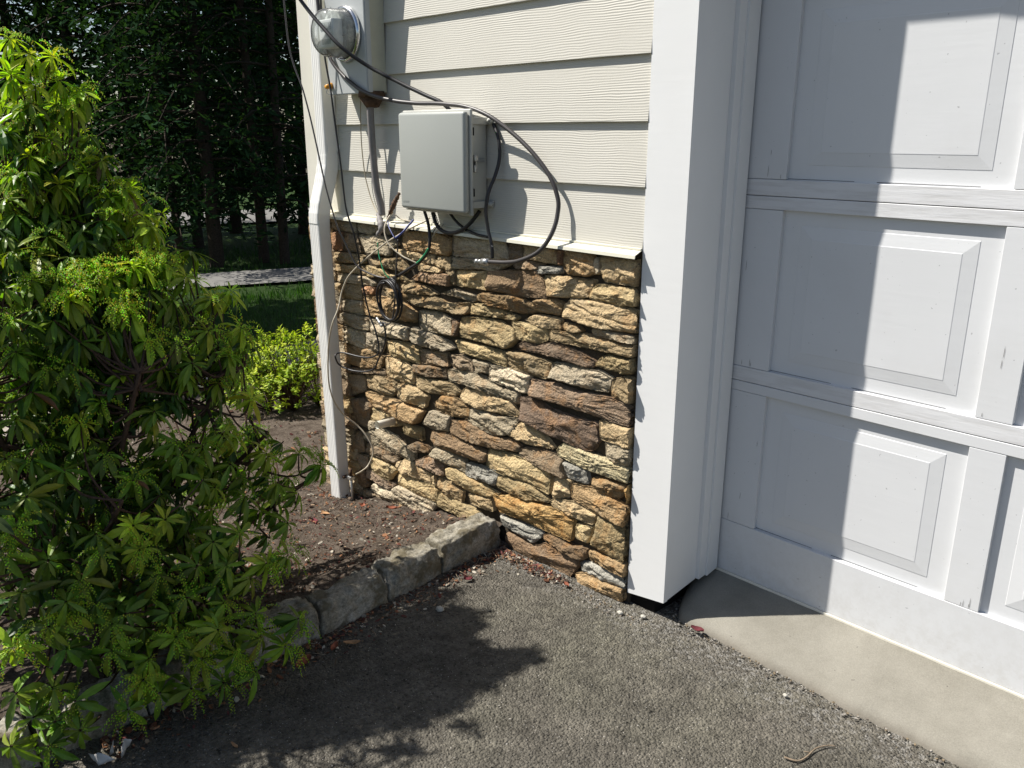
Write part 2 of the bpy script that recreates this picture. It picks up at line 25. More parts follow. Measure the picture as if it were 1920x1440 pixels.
ROS=[(-1.139,-1.283,1.712,1.0,0),(-1.118,-1.247,1.676,1.0,0),(-1.1,-1.197,1.671,0.9,0),(-1.105,-1.303,1.62,1.0,0),(-1.079,-1.256,1.594,1.0,1),(-1.069,-1.196,1.609,0.9,0),(-1.043,-1.157,1.583,0.6,0),(-1.034,-1.185,1.548,0.8,0),(-1.06,-1.303,1.532,0.7,1),(-1.033,-1.253,1.506,0.6,0),(-1.041,-1.348,1.472,0.4,0),(-1.009,-1.258,1.456,0.6,1),(-1.004,-1.316,1.417,0.8,1),(-0.975,-1.23,1.405,0.2,0),(-0.991,-1.37,1.368,0.5,0),(-0.947,-1.197,1.37,0.5,0),(-0.968,-1.331,1.34,0.4,0),(-0.954,-1.268,1.345,0.5,0),(-0.903,-1.121,1.331,0.6,1),(-0.904,-1.165,1.305,0.5,0),(-0.856,-1.101,1.258,0.5,0),(-0.827,-1.095,1.232,0.6,0),(-0.871,-1.205,1.243,0.1,0),(-0.872,-1.259,1.231,0.2,0),(-0.88,-1.335,1.222,0.2,0),(-0.946,-1.383,1.277,0.1,0),(-0.786,-1.269,1.147,1.0,2),(-0.766,-1.255,1.131,1.0,2),(-0.776,-1.3,1.131,1.0,2),(-0.749,-1.234,1.12,0.8,2),(-0.78,-1.11,1.147,1.0,2),(-0.766,-1.087,1.141,1.0,2),(-0.757,-1.149,1.148,1.0,2),(-0.722,-1.216,1.066,1.0,2),(-0.696,-1.244,1.053,1.0,2),(-0.685,-1.224,1.031,0.9,2),(-0.741,-1.329,1.094,1.0,2),(-0.731,-1.348,1.082,0.9,2),(-0.722,-1.157,1.079,0.1,0),(-0.713,-1.101,1.052,0.1,0),(-0.697,-1.002,1.041,0.5,1),(-0.706,-0.944,1.054,0.7,0),(-0.745,-1.046,1.099,0.4,0),(-0.757,-1.177,1.14,0.7,1),(-0.783,-1.351,1.129,0.4,1),(-0.792,-1.409,1.128,0.3,1),(-0.66,-1.196,0.961,0.8,2),(-0.653,-1.042,0.965,0.3,1),(-0.663,-0.944,0.955,0.5,0),(-0.641,-0.995,0.892,0.3,1),(-0.667,-0.92,0.913,0.1,0),(-0.751,-1.478,1.045,0.4,1),(-0.735,-1.482,0.97,0.3,0),(-0.731,-1.391,1.035,0.1,0),(-0.695,-1.284,0.994,0.1,0),(-0.707,-1.346,0.978,0.1,0),(-0.638,-1.136,0.954,0.1,0),(-0.616,-1.11,0.896,0.05,0),(-0.714,-1.425,0.923,0.0,0),(-0.649,-0.939,0.751,0.7,0),(-0.618,-1.014,0.67,0.5,2),(-0.644,-0.911,0.58,0.4,1),(-0.67,-0.795,0.54,0.3,2),(-0.673,-0.72,0.48,0.4,2),(-0.624,-0.896,0.489,0.2,1),(-0.595,-1.044,0.598,0.2,0),(-0.575,-1.123,0.679,0.1,0),(-0.674,-1.383,0.782,0.7,0),(-0.666,-1.267,0.885,0.3,0),(-0.67,-1.329,0.823,0.3,0),(-0.7,-1.383,0.904,0.2,0),(-0.711,-1.469,0.872,0.2,0),(-0.706,-1.513,0.815,0.2,0),(-0.629,-1.216,0.785,0.1,0),(-0.6,-1.183,0.696,0.1,0),(-0.652,-1.442,0.679,0.2,0),(-0.638,-1.534,0.641,0.2,0),(-0.605,-1.574,0.583,0.3,2),(-0.599,-1.301,0.625,0.3,0),(-0.591,-1.175,0.666,0.2,0),(-0.549,-1.332,0.527,0.7,0),(-0.533,-1.258,0.523,0.3,0),(-0.563,-1.416,0.529,0.1,0),(-0.541,-1.417,0.486,0.2,1),(-0.521,-1.334,0.471,0.4,2),(-0.398,-1.06,0.378,0.4,2),(-0.4,-1.107,0.349,0.2,0),(-0.471,-1.166,0.452,0.2,0),(-0.453,-1.1,0.459,0.2,1),(-0.63,-0.827,0.431,0.2,0),(-0.593,-0.889,0.368,0.1,0),(-0.559,-1.53,0.5,0.1,0),(-0.44,-1.263,0.34,0.2,0),(-0.403,-1.181,0.307,0.2,1),(-0.497,-1.527,0.383,0.4,2),(-0.49,-1.568,0.368,0.2,0),(-0.484,-1.645,0.35,0.5,2),(-0.41,-1.312,0.261,0.3,2),(-0.392,-1.22,0.266,0.3,2),(-0.335,-1.124,0.21,0.2,0),(-0.305,-1.074,0.174,0.3,2),(-0.412,-1.403,0.18,0.4,2),(-0.417,-1.38,0.227,0.2,0),(-0.443,-1.454,0.273,0.1,1),(-0.452,-1.588,0.231,0.2,0),(-0.444,-1.64,0.182,0.1,0),(-0.437,-1.553,0.183,0.1,0),(-0.436,-1.695,0.138,0.1,0),(-0.363,-1.119,0.267,0.1,1),(-0.379,-1.265,0.191,0.3,2),(-0.351,-1.185,0.183,0.3,2),(-0.437,-1.308,0.315,0.1,0),(-0.493,-1.459,0.384,0.0,0),(-0.535,-1.6,0.453,0.0,0),(-0.466,-1.405,0.343,0.0,0),(-0.311,-1.026,0.234,0.1,1),(-0.421,-1.556,0.111,0.1,0),(-0.408,-1.448,0.121,0.2,1),(-0.396,-1.373,0.135,0.1,0),(-0.375,-1.302,0.124,0.2,1),(-0.351,-1.229,0.116,0.1,0),(-0.325,-1.152,0.123,0.2,0),(-0.461,-1.661,0.249,0.1,0),(-0.426,-1.625,0.104,0.1,0),(-0.58,-1.61,0.536,0.1,0),(-0.523,-1.478,0.438,0.1,0),(-0.463,-1.439,0.33,0.1,1),(-0.481,-1.307,0.402,0.05,0),(-0.462,-1.218,0.405,0.1,0),(-0.434,-1.146,0.39,0.1,0),(-0.381,-1.005,0.388,0.2,1),(-0.679,-1.501,0.716,0.1,0),(-0.646,-1.341,0.696,0.1,0),(-0.689,-1.554,0.728,0.1,0),(-0.544,-1.146,0.597,0.1,0),(-0.579,-1.018,0.499,0.1,0),(-0.842,-1.376,1.179,0.2,0),(-0.866,-1.427,1.194,0.1,0),(-0.824,-1.308,1.174,0.2,0),(-0.786,-1.47,1.117,0.2,0),(-0.795,-1.003,1.162,0.1,0),(-0.952,-1.157,1.404,0.3,0),(-0.969,-1.395,1.316,0.2,0)]
SP={'a': [(-1.21, -0.05, 1.156), (-1.169, -0.06, 1.191), (-1.15, -0.06, 1.216), (-1.142, -0.055, 1.232), (-1.127, -0.05, 1.256)], 'b': [(-1.255, -0.065, 1.174), (-1.218, -0.08, 1.147), (-1.195, -0.09, 1.123), (-1.225, -0.095, 1.092)], 'c': [(-1.263, -0.085, 0.759), (-1.235, -0.09, 0.744), (-1.224, -0.088, 0.731)], 'rod': [(-1.528, -0.085, 0.004), (-1.528, -0.085, -0.2)], 'pvc': [(-1.244, -0.04, 0.314), (-1.241, -0.125, 0.319)]}

# ---------------------------------------------------------------- helpers
rnd=random.Random(7)
def tag(o,label=None,cat=None,group=None,kind=None):
    if label:o['label']=label
    if cat:o['category']=cat
    if group:o['group']=group
    if kind:o['kind']=kind
    return o
def empty(name,loc,label,cat,group=None):
    o=bpy.data.objects.new(name,None); col.objects.link(o); o.location=loc; o.empty_display_size=.1
    return tag(o,label,cat,group)
def link(name,me,parent=None):
    o=bpy.data.objects.new(name,me); col.objects.link(o)
    if parent: 
        o.parent=parent
        base=Vector((0,0,0)); p=parent
        while p: base+=Vector(p.location); p=p.parent
        o.location=-base
    return o
def obj(name,bm,m,parent=None,smooth=False):
    me=bpy.data.meshes.new(name); bmesh.ops.recalc_face_normals(bm,faces=bm.faces) if not smooth=='raw' else None
    bm.to_mesh(me); bm.free()
    if smooth:
        for p in me.polygons:p.use_smooth=True
    for mm in (m if isinstance(m,(list,tuple)) else [m]): me.materials.append(mm)
    return link(name,me,parent)
def pmesh(name,vs,fs,m,parent=None,smooth=False,cols=None,mi=None):
    me=bpy.data.meshes.new(name); me.from_pydata(vs,[],fs); 
    if cols is not None:
        a=me.color_attributes.new('Col','FLOAT_COLOR','POINT')
        flat=[]
        for c in cols: flat.extend((c[0],c[1],c[2],c[3] if len(c)>3 else 1.0))
        a.data.foreach_set('color',flat)
    for mm in (m if isinstance(m,(list,tuple)) else [m]): me.materials.append(mm)
    if mi: me.polygons.foreach_set('material_index',mi)
    if smooth: me.polygons.foreach_set('use_smooth',[True]*len(fs))
    me.update()
    return link(name,me,parent)
def box(bm,x0,x1,y0,y1,z0,z1,bev=0,seg=2):
    vs=[bm.verts.new((x,y,z)) for z in(z0,z1) for y in(y0,y1) for x in(x0,x1)]
    fs=[bm.faces.new([vs[i] for i in q]) for q in((0,2,3,1),(4,5,7,6),(0,1,5,4),(1,3,7,5),(3,2,6,7),(2,0,4,6))]
    if bev:
        es=list({e for f in fs for e in f.edges}); bmesh.ops.bevel(bm,geom=es,offset=bev,segments=seg,affect='EDGES',profile=.5)
def prism(bm,pts,ax,a,b):
    f={'x':lambda u,v,t:(t,u,v),'y':lambda u,v,t:(u,t,v),'z':lambda u,v,t:(u,v,t)}[ax]
    A=[bm.verts.new(f(u,v,a)) for u,v in pts]; B=[bm.verts.new(f(u,v,b)) for u,v in pts]
    bm.faces.new(A); bm.faces.new(B[::-1]); n=len(pts)
    for i in range(n): bm.faces.new((A[i],B[i],B[(i+1)%n],A[(i+1)%n]))
def cr(P,sub):
    if len(P)<3: return [Vector(p) for p in P]
    P=[Vector(p) for p in P]; o=[]
    for i in range(len(P)-1):
        a=P[max(i-1,0)];b=P[i];c=P[i+1];d=P[min(i+2,len(P)-1)]
        for k in range(sub):
            t=k/sub; o.append(.5*((2*b)+(c-a)*t+(2*a-5*b+4*c-d)*t*t+(3*b-a-3*c+d)*t**3))
    o.append(P[-1]); return o
def tube(vs,fs,P,rad,n=8,cap=True,flat=1.0):
    P=[Vector(p) for p in P]; b0=len(vs); N=None
    for i,p in enumerate(P):
        t=(P[min(i+1,len(P)-1)]-P[max(i-1,0)]); t=t.normalized() if t.length>1e-9 else Vector((0,0,1))
        if N is None:
            N=t.cross(Vector((0,0,1)) if abs(t.z)<.9 else Vector((0,1,0))).normalized()
        else:
            N=(N-t*N.dot(t)); N=N.normalized() if N.length>1e-6 else t.orthogonal().normalized()
        Bn=t.cross(N); r=rad(i/(len(P)-1)) if callable(rad) else rad
        for k in range(n):
            a=2*math.pi*k/n; vs.append(tuple(p+N*(r*math.cos(a))+Bn*(r*flat*math.sin(a))))
    for i in range(len(P)-1):
        for k in range(n):
            a=b0+i*n+k; b=b0+i*n+(k+1)%n; fs.append((a,b,b+n,a+n))
    if cap: fs.append(tuple(b0+k for k in range(n))[::-1]); fs.append(tuple(b0+(len(P)-1)*n+k for k in range(n)))
def fbm(v,o=4,s=1.0): return noise.fractal(Vector(v)*s,1.0,2.0,o)
# ---------------------------------------------------------------- materials
class NT:
    def __init__(s,name,rough=.6,spec=.3):
        s.m=bpy.data.materials.new(name); s.m.use_nodes=True; s.t=s.m.node_tree; s.b=s.t.nodes['Principled BSDF']
        s.b.inputs['Roughness'].default_value=rough; s.b.inputs['Specular IOR Level'].default_value=spec
        s.tc=s.n('ShaderNodeTexCoord'); s.co=s.tc.outputs['Object']
    def n(s,t,**k):
        x=s.t.nodes.new(t)
        for a,v in k.items(): setattr(x,a,v)
        return x
    def l(s,a,b): s.t.links.new(a,b)
    def map(s,scale=(1,1,1),rot=(0,0,0)):
        x=s.n('ShaderNodeMapping'); x.inputs['Scale'].default_value=scale; x.inputs['Rotation'].default_value=rot; s.l(s.co,x.inputs[0]); return x.outputs[0]
    def noise(s,sc,det=4,rough=.6,vec=None,dist=0):
        x=s.n('ShaderNodeTexNoise'); x.inputs['Scale'].default_value=sc; x.inputs['Detail'].default_value=det; x.inputs['Roughness'].default_value=rough; x.inputs['Distortion'].default_value=dist
        s.l(vec or s.co,x.inputs['Vector']); return x.outputs['Fac']
    def vor(s,sc,vec=None,feat='F1',out='Distance'):
        x=s.n('ShaderNodeTexVoronoi',feature=feat); x.inputs['Scale'].default_value=sc; s.l(vec or s.co,x.inputs['Vector']); return x.outputs[out]
    def ramp(s,f,stops):
        x=s.n('ShaderNodeValToRGB'); e=x.color_ramp.elements
        while len(e)<len(stops): e.new(.5)
        for i,(p,c) in enumerate(stops):
            e[i].position=p; e[i].color=(c if len(c)==4 else (*c,1)) if isinstance(c,tuple) else (c,c,c,1)
        s.l(f,x.inputs[0]); return x.outputs[0]
    def mix(s,f,a,b,mode='MIX'):
        x=s.n('ShaderNodeMix',data_type='RGBA',blend_type=mode)
        for i,v in ((0,f),(6,a),(7,b)):
            if isinstance(v,(int,float)): x.inputs[i].default_value=v
            elif isinstance(v,tuple): x.inputs[i].default_value=(*v,1) if len(v)==3 else v
            else: s.l(v,x.inputs[i])
        return x.outputs[2]
    def math(s,op,a,b=0.0):
        x=s.n('ShaderNodeMath',operation=op)
        for i,v in ((0,a),(1,b)):
            if isinstance(v,(int,float)): x.inputs[i].default_value=v
            else: s.l(v,x.inputs[i])
        return x.outputs[0]
    def color(s,c):
        if isinstance(c,tuple): s.b.inputs['Base Color'].default_value=(*c,1)
        else: s.l(c,s.b.inputs['Base Color'])
        return s
    def bump(s,h,dist=.002,st=1.0,prev=None):
        x=s.n('ShaderNodeBump'); x.inputs['Distance'].default_value=dist; x.inputs['Strength'].default_value=st; s.l(h,x.inputs['Height'])
        if prev: s.l(prev,x.inputs['Normal'])
        s.l(x.outputs[0],s.b.inputs['Normal']); return x.outputs[0]
    def attr(s,name='Col'):
        x=s.n('ShaderNodeAttribute',attribute_name=name); return x
def plain(name,c,rough=.5,spec=.4,metal=0,var=.12,vs=30,bump=.0004,bs=400):
    k=NT(name,rough,spec); k.b.inputs['Metallic'].default_value=metal
    f=k.noise(vs,5); k.color(k.mix(k.ramp(f,[(.3,0.0),(.7,1.0)]),tuple(v*(1-var) for v in c),tuple(min(1,v*(1+var)) for v in c)))
    if bump: k.bump(k.noise(bs,3),bump,.6)
    return k.m
M={}
# painted fibre-cement siding with embossed grain
k=NT('siding_paint',.55,.3)
v=k.map((.22,1,1)); d1=k.noise(9,3,.6,v)
wv=k.n('ShaderNodeTexWave',wave_type='BANDS',bands_direction='Z',wave_profile='SIN'); wv.inputs['Scale'].default_value=44; wv.inputs['Distortion'].default_value=11; wv.inputs['Detail'].default_value=3; wv.inputs['Detail Scale'].default_value=.16; wv.inputs['Detail Roughness'].default_value=.6
k.l(k.map((.45,1,1)),wv.inputs[0])
amp=k.ramp(k.noise(5,3,.6,k.map((.5,1,2))),[(.35,.15),(.65,1.0)])
hh=k.math('MULTIPLY',wv.outputs['Fac'],amp)
k.color(k.mix(k.ramp(k.noise(3,5),[(.3,0.0),(.75,1.0)]),(.59,.57,.512),(.555,.535,.475)))
k.bump(k.math('ADD',hh,k.math('MULTIPLY',k.noise(220,3,.6,k.map((.15,1,1))),.35)),.0013,.5); M['siding']=k.m
M['trimbeige']=plain('beige_trim_paint',(.64,.62,.545),.5,.3,var=.04,vs=6)
def white(name,c,extra=True):
    k=NT(name,.42,.4); f=k.noise(4,6,.6)
    base=k.mix(k.ramp(f,[(.35,0.0),(.7,1.0)]),tuple(x*.965 for x in c),c)
    if extra:
        sz=k.n('ShaderNodeSeparateXYZ'); k.l(k.co,sz.inputs[0]); lowf=k.ramp(k.math('ADD',sz.outputs[2],k.math('MULTIPLY',k.noise(16,5,.7),.22)),[(.12,1.0),(.42,0.0)])
        base=k.mix(k.math('MULTIPLY',k.math('MULTIPLY',lowf,k.ramp(k.noise(38,5,.75),[(.42,.1),(.62,1.0)])),.30),base,(.36,.33,.28))
        base=k.mix(k.math('MULTIPLY',k.ramp(k.noise(2.6,5,.7),[(.52,0.0),(.7,1.0)]),.10),base,(.40,.38,.33))
        sp=k.ramp(k.noise(95,2,.5),[(.735,0.0),(.765,1.0)]); base=k.mix(k.math('MULTIPLY',sp,.5),base,(.2,.2,.21))
    k.color(base)
    g=k.noise(60,4,.6,k.map((1,1,.12) if 0 else (.12,1,1))); k.bump(g,.0009,.35); return k.m
M['white']=white('white_trim_paint',(.765,.77,.77),False)
M['door']=white('white_door_paint',(.665,.675,.69))
k=NT('weathered_door_wood',.5,.3)
g=k.noise(90,5,.65,k.map((.09,1,1))); k.color(k.mix(k.ramp(g,[(.36,0.0),(.56,1.0)]),(.585,.585,.59),(.67,.675,.69))); k.bump(g,.0018,.5); M['doorwood']=k.m
M['dark']=plain('dark_gap',(.012,.011,.01),.9,.1)
M['crack']=plain('paint_crack',(.10,.095,.09),.9,.1)
M['flash']=plain('flashing_metal_paint',(.68,.66,.55),.4,.4,var=.06,vs=12)
M['down']=plain('downspout_enamel',(.80,.795,.77),.35,.45,var=.04,vs=9,bump=0)
# stone
k=NT('ledge_stone',.9,.15); at=k.attr(); 
lay=k.noise(26,6,.65,k.map((.45,1,1.3)))
c1=k.mix(1.0,at.outputs['Color'],k.ramp(lay,[(.25,.62),(.5,.98),(.75,1.3)]),'MULTIPLY')
c2=k.mix(1.0,c1,k.ramp(k.noise(230,3,.7),[(.3,.62),(.52,1.0),(.72,1.28)]),'MULTIPLY')
rust=k.ramp(k.noise(17,5,.6),[(.53,0.0),(.63,1.0)])
c3=k.mix(k.math('MULTIPLY',rust,k.math('MULTIPLY',at.outputs['Alpha'],.85)),c2,k.mix(k.noise(70,3),(.30,.10,.03),(.52,.28,.07)))
pale=k.ramp(k.noise(13,4,.6,k.map((1,1.7,1))),[(.6,0.0),(.7,1.0)])
c4=k.mix(k.math('MULTIPLY',pale,.18),c3,(.46,.43,.34))
pit=k.vor(170,k.map((.8,1,1))); c5=k.mix(1.0,c4,k.ramp(pit,[(.0,.6),(.22,1.0)]),'MULTIPLY')
k.color(c5)
h=k.math('ADD',k.math('MULTIPLY',k.noise(75,7,.75,k.map((.8,1,1.2))),1.0),k.math('MULTIPLY',k.vor(120),.4))
b1=k.bump(h,.010,1.0); M['stone']=k.m
k=NT('wall_mortar',.95,.1); k.color(k.mix(k.noise(40,5),(.045,.038,.028),(.11,.09,.065))); k.bump(k.noise(90,5),.008,1); M['mortar']=k.m
# granite curb
k=NT('curb_granite',.9,.15); f=k.noise(120,5,.75); g=k.noise(9,5,.6)
cc=k.mix(k.ramp(g,[(.35,0.0),(.62,1.0)]),(.22,.198,.15),(.38,.36,.31)); cc=k.mix(1.0,cc,k.ramp(f,[(.3,.45),(.5,1.0),(.7,1.5)]),'MULTIPLY')
cc=k.mix(k.ramp(k.noise(16,5),[(.48,0.0),(.62,.8)]),cc,(.12,.10,.06)); k.color(cc); k.bump(k.noise(110,6,.75),.006,.9); M['curb']=k.m
# asphalt
k=NT('asphalt',.88,.2)
vr=k.n('ShaderNodeTexVoronoi',feature='F1'); vr.inputs['Scale'].default_value=150; vr.inputs['Randomness'].default_value=1; k.l(k.mix(.02,k.co,k.noise(30,4)) ,vr.inputs['Vector']) if False else k.l(k.co,vr.inputs['Vector'])
big=k.noise(2.2,5,.6); mid=k.noise(45,5,.7)
base=k.mix(k.ramp(big,[(.38,0.0),(.62,1.0)]),(.096,.088,.073),(.126,.115,.095))
base=k.mix(k.ramp(k.noise(1.3,4),[(.5,0.0),(.68,.45)]),base,(.100,.098,.070)); base=k.mix(1.0,base,k.ramp(k.noise(11,5,.65),[(.34,.74),(.5,1.0),(.66,1.24)]),'MULTIPLY')
base=k.mix(1.0,base,k.ramp(vr.outputs['Color'],[(.1,.76),(.5,1.0),(.9,1.26)]),'MULTIPLY')
base=k.mix(1.0,base,k.ramp(mid,[(.33,.66),(.5,1.0),(.7,1.18)]),'MULTIPLY')
pit=k.ramp(k.noise(85,3,.6),[(.30,0.0),(.40,1.0)]); base=k.mix(1.0,base,k.ramp(k.noise(85,3,.6),[(.33,.28),(.40,1.0)]),'MULTIPLY')
sp=k.ramp(k.noise(190,1,.5),[(.725,0.0),(.745,1.0)]); base=k.mix(sp,base,(.42,.40,.37)); 
# pale lime dusting along the wall foot and the apron edge
sx=k.n('ShaderNodeSeparateXYZ'); k.l(k.co,sx.inputs[0])
dst=k.ramp(k.math('ADD',sx.outputs[1],k.math('MULTIPLY',k.noise(9,5,.75),.42)),[(-.0,0.0),(.13,1.0)])
dust=k.math('MULTIPLY',dst,k.ramp(k.noise(60,5,.75),[(.50,0.0),(.60,.7)])); base=k.mix(dust,base,(.27,.26,.24))
k.color(base)
hh=k.math('ADD',k.math('MULTIPLY',vr.outputs['Distance'],-.9),k.math('MULTIPLY',k.noise(85,4,.65),1.3)); k.bump(hh,.0070,1.0); M['asphalt']=k.m
k=NT('apron_concrete',.85,.2); g=k.noise(5,6,.65); f=k.noise(300,3,.6)
cc=k.mix(k.ramp(g,[(.35,0.0),(.65,1.0)]),(.200,.188,.158),(.262,.248,.212)); cc=k.mix(1.0,cc,k.ramp(f,[(.3,.86),(.7,1.1)]),'MULTIPLY')
at=k.attr(); cc=k.mix(k.math('MULTIPLY',at.outputs['Alpha'],.9),cc,k.mix(k.noise(60,5),(.12,.10,.075),(.25,.225,.19)))
cc=k.mix(k.ramp(k.noise(45,2),[(.74,0.0),(.76,.7)]),cc,(.09,.08,.07)); k.color(cc); k.bump(k.noise(140,5,.7),.0015,.7); M['concrete']=k.m
k=NT('bed_soil',.95,.1); g=k.noise(14,6,.7); cc=k.mix(k.ramp(g,[(.35,0.0),(.65,1.0)]),(.062,.047,.036),(.15,.122,.098))
cc=k.mix(1.0,cc,k.ramp(k.noise(150,4,.7),[(.3,.45),(.5,1.0),(.72,1.6)]),'MULTIPLY'); cc=k.mix(k.ramp(k.noise(210,2),[(.68,0.0),(.72,.8)]),cc,(.32,.28,.22)); k.color(cc); k.bump(k.noise(120,6,.75),.012,1.0); M['soil']=k.m
def colmat(name,rough=.6,spec=.3,trans=0,var=1,bs=0):
    k=NT(name,rough,spec); a=k.attr(); c=a.outputs['Color']
    if var: c=k.mix(1.0,c,k.ramp(k.noise(25,3),[(.3,.75),(.7,1.25)]),'MULTIPLY')
    k.color(c)
    if bs: k.bump(k.noise(bs,4),.001,.6)
    if trans:
        tr=k.n('ShaderNodeBsdfTranslucent'); k.l(k.mix(1.0,c,(1.15,1.35,.4),'MULTIPLY'),tr.inputs[0])
        mx=k.n('ShaderNodeMixShader'); mx.inputs[0].default_value=trans; k.l(k.b.outputs[0],mx.inputs[1]); k.l(tr.outputs[0],mx.inputs[2])
        k.l(mx.outputs[0],k.t.nodes['Material Output'].inputs[0])
    return k.m
M['leaf']=colmat('pieris_leaf',.42,.4,.36)
M['bloom']=colmat('flower_bead',.6,.3,.4)
M['gold']=colmat('golden_leaf',.5,.3,.35)
M['needle']=colmat('tree_foliage',.9,.0,.28)
M['litter']=colmat('litter',.85,.15,0,1,200)
M['cable']=colmat('cable_sheath',.42,.4,0,0)
M['bark']=plain('bark',(.045,.036,.028),.95,.1,var=.35,vs=40,bump=.01,bs=60)
M['twig']=plain('shrub_bark',(.075,.048,.035),.9,.1,var=.3,vs=60,bump=.002,bs=200)
k=NT('lawn_grass_ground',.95,.1); k.color(k.mix(k.noise(30,6,.7),(.018,.036,.010),(.045,.085,.020))); k.bump(k.noise(200,4,.7),.02,1); M['lawn']=k.m
M['pathm']=plain('path_paving',(.33,.29,.25),.9,.15,var=.15,vs=30,bump=.003,bs=120)
M['road']=plain('lane_asphalt',(.18,.175,.165),.9,.1,var=.08,vs=3,bump=0)
M['abs']=plain('enclosure_plastic',(.345,.36,.34),.45,.35,var=.02,vs=5,bump=.0002,bs=900)
M['abs2']=plain('enclosure_body_plastic',(.42,.42,.385),.5,.35,var=.10,vs=7,bump=.0002,bs=900)
M['meter']=plain('meter_can_steel',(.43,.45,.45),.4,.4,var=.05,vs=6,bump=.0003,bs=300)
M['meterside']=plain('meter_can_side_paint',(.47,.46,.36),.45,.4,var=.10,vs=9,bump=.0003,bs=300)
M['steel']=plain('zinc_steel',(.45,.45,.44),.35,.5,metal=.8,var=.15,vs=60,bump=.0005,bs=300)
M['chrome']=plain('bright_ring',(.7,.7,.7),.18,.5,metal=1,var=.05,bump=0)
M['rust']=plain('rusty_fitting',(.09,.055,.035),.85,.2,var=.5,vs=50,bump=.002,bs=150)
M['conduit']=plain('grey_conduit_pvc',(.22,.205,.20),.65,.3,var=.15,vs=25,bump=.0006,bs=150)
M['pvc']=plain('white_pvc',(.72,.69,.60),.4,.4,var=.06,vs=30,bump=.0003,bs=200)
M['orange']=plain('orange_cap_plastic',(.75,.33,.03),.4,.4,var=.3,vs=90,bump=0)
M['meterdial']=plain('meter_dial_plate',(.70,.71,.70),.5,.4,var=.05,bump=0)
M['meterdark']=plain('meter_inner_metal',(.36,.38,.37),.5,.4,metal=.0,var=.5,vs=45,bump=0)
k=NT('meter_glass',.06,.6); k.color((.85,.88,.87)); tr=k.n('ShaderNodeBsdfTransparent'); tr.inputs[0].default_value=(.93,.95,.94,1)
df=k.n('ShaderNodeBsdfDiffuse'); df.inputs[0].default_value=(.75,.77,.77,1)
m1=k.n('ShaderNodeMixShader'); m1.inputs[0].default_value=.13; k.l(tr.outputs[0],m1.inputs[1]); k.l(df.outputs[0],m1.inputs[2])
gl=k.n('ShaderNodeBsdfGlossy'); gl.inputs['Roughness'].default_value=.08
fr=k.n('ShaderNodeFresnel'); fr.inputs[0].default_value=1.45
m2=k.n('ShaderNodeMixShader'); k.l(fr.outputs[0],m2.inputs[0]); k.l(m1.outputs[0],m2.inputs[1]); k.l(gl.outputs[0],m2.inputs[2]); k.l(m2.outputs[0],k.t.nodes['Material Output'].inputs[0]); M['glass']=k.m
M['brick']=plain('brick_red',(.22,.085,.055),.9,.1,var=.25,vs=30,bump=.003,bs=90)
# ---------------------------------------------------------------- terrain
HP=[(-60,-1.8),(-40,-1.35),(-14,-.70),(-6,-.455),(-3.4,-.30),(-2.2,-.20),(-1.5,-.12),(-1.0,-.03),(-.72,.05),(-.6,.055),(99,.055)]
def H(x,y=0):
    for (a,b),(c,d) in zip(HP,HP[1:]):
        if x<=c: return b+(d-b)*(x-a)/(c-a) if x>a else b
    return .055
def curbx(y): # outer face of the curb
    t=min(1,max(0,(-y)/.84)); return -.575+.06*t
# driveway sheet
def grid(name,xs,ys,zf,m,parent=None,skip=None,cols=None,smooth=True):
    vs=[];fs=[];idx={}
    for j,y in enumerate(ys):
        for i,x in enumerate(xs):
            idx[i,j]=len(vs); vs.append((x,y,zf(x,y)))
    for j in range(len(ys)-1):
        for i in range(len(xs)-1):
            if skip and skip((xs[i]+xs[i+1])/2,(ys[j]+ys[j+1])/2): continue
            fs.append((idx[i,j],idx[i+1,j],idx[i+1,j+1],idx[i,j+1]))
    cl=[cols(*v) for v in vs] if cols else None
    return pmesh(name,vs,fs,m,parent,smooth,cl)
def lin(a,b,st): 
    n=max(1,round((b-a)/st)); return [a+(b-a)*i/n for i in range(n+1)]
xs=lin(-.62,1.6,.012)+lin(1.7,14,.6); ys=[-12,-8,-5,-3.5,-2.6]+lin(-2.2,.25,.012)
def zd(x,y):
    if x>1.65 or y<-2.3: return 0
    e=.0022*fbm((x*22,y*22,0),4)+.004*fbm((x*3,y*3,5),3)
    if y>-.12: e-=.010*min(1,(y+.12)/.15)
    return e
tag(grid('driveway',xs,ys,zd,M['asphalt']),kind='structure')
# ground beyond: lawn base sheet
tag(grid('lawn',lin(-60,-4.3,1.5)[:-1]+lin(-4.3,-1.95,.3),lin(-30,40,1.0),lambda x,y:H(x,y)-.012,M['lawn']),kind='structure')
xs=lin(-4.35,-2.2,.04)[:-1]+lin(-2.2,-.60,.012); ys=lin(-3.2,-1.3,.03)[:-1]+lin(-1.3,.06,.012)+lin(.1,1.9,.06)
def zs(x,y):
    e=.010*fbm((x*9,y*9,1),4)+.006*fbm((x*40,y*40,2),3)
    if x>-.72: e*=.5
    return H(x,y)+e+.004
def skips(x,y): return (x<-2.0 and (y+ .9+.35*math.sin(x*2))**2>2.6 and not (x>-4.3 and -1<y<1.25)) or (y>-.0 and x>-1.9)
tag(grid('garden_bed',xs,ys,zs,M['soil'],skip=skips),kind='structure')
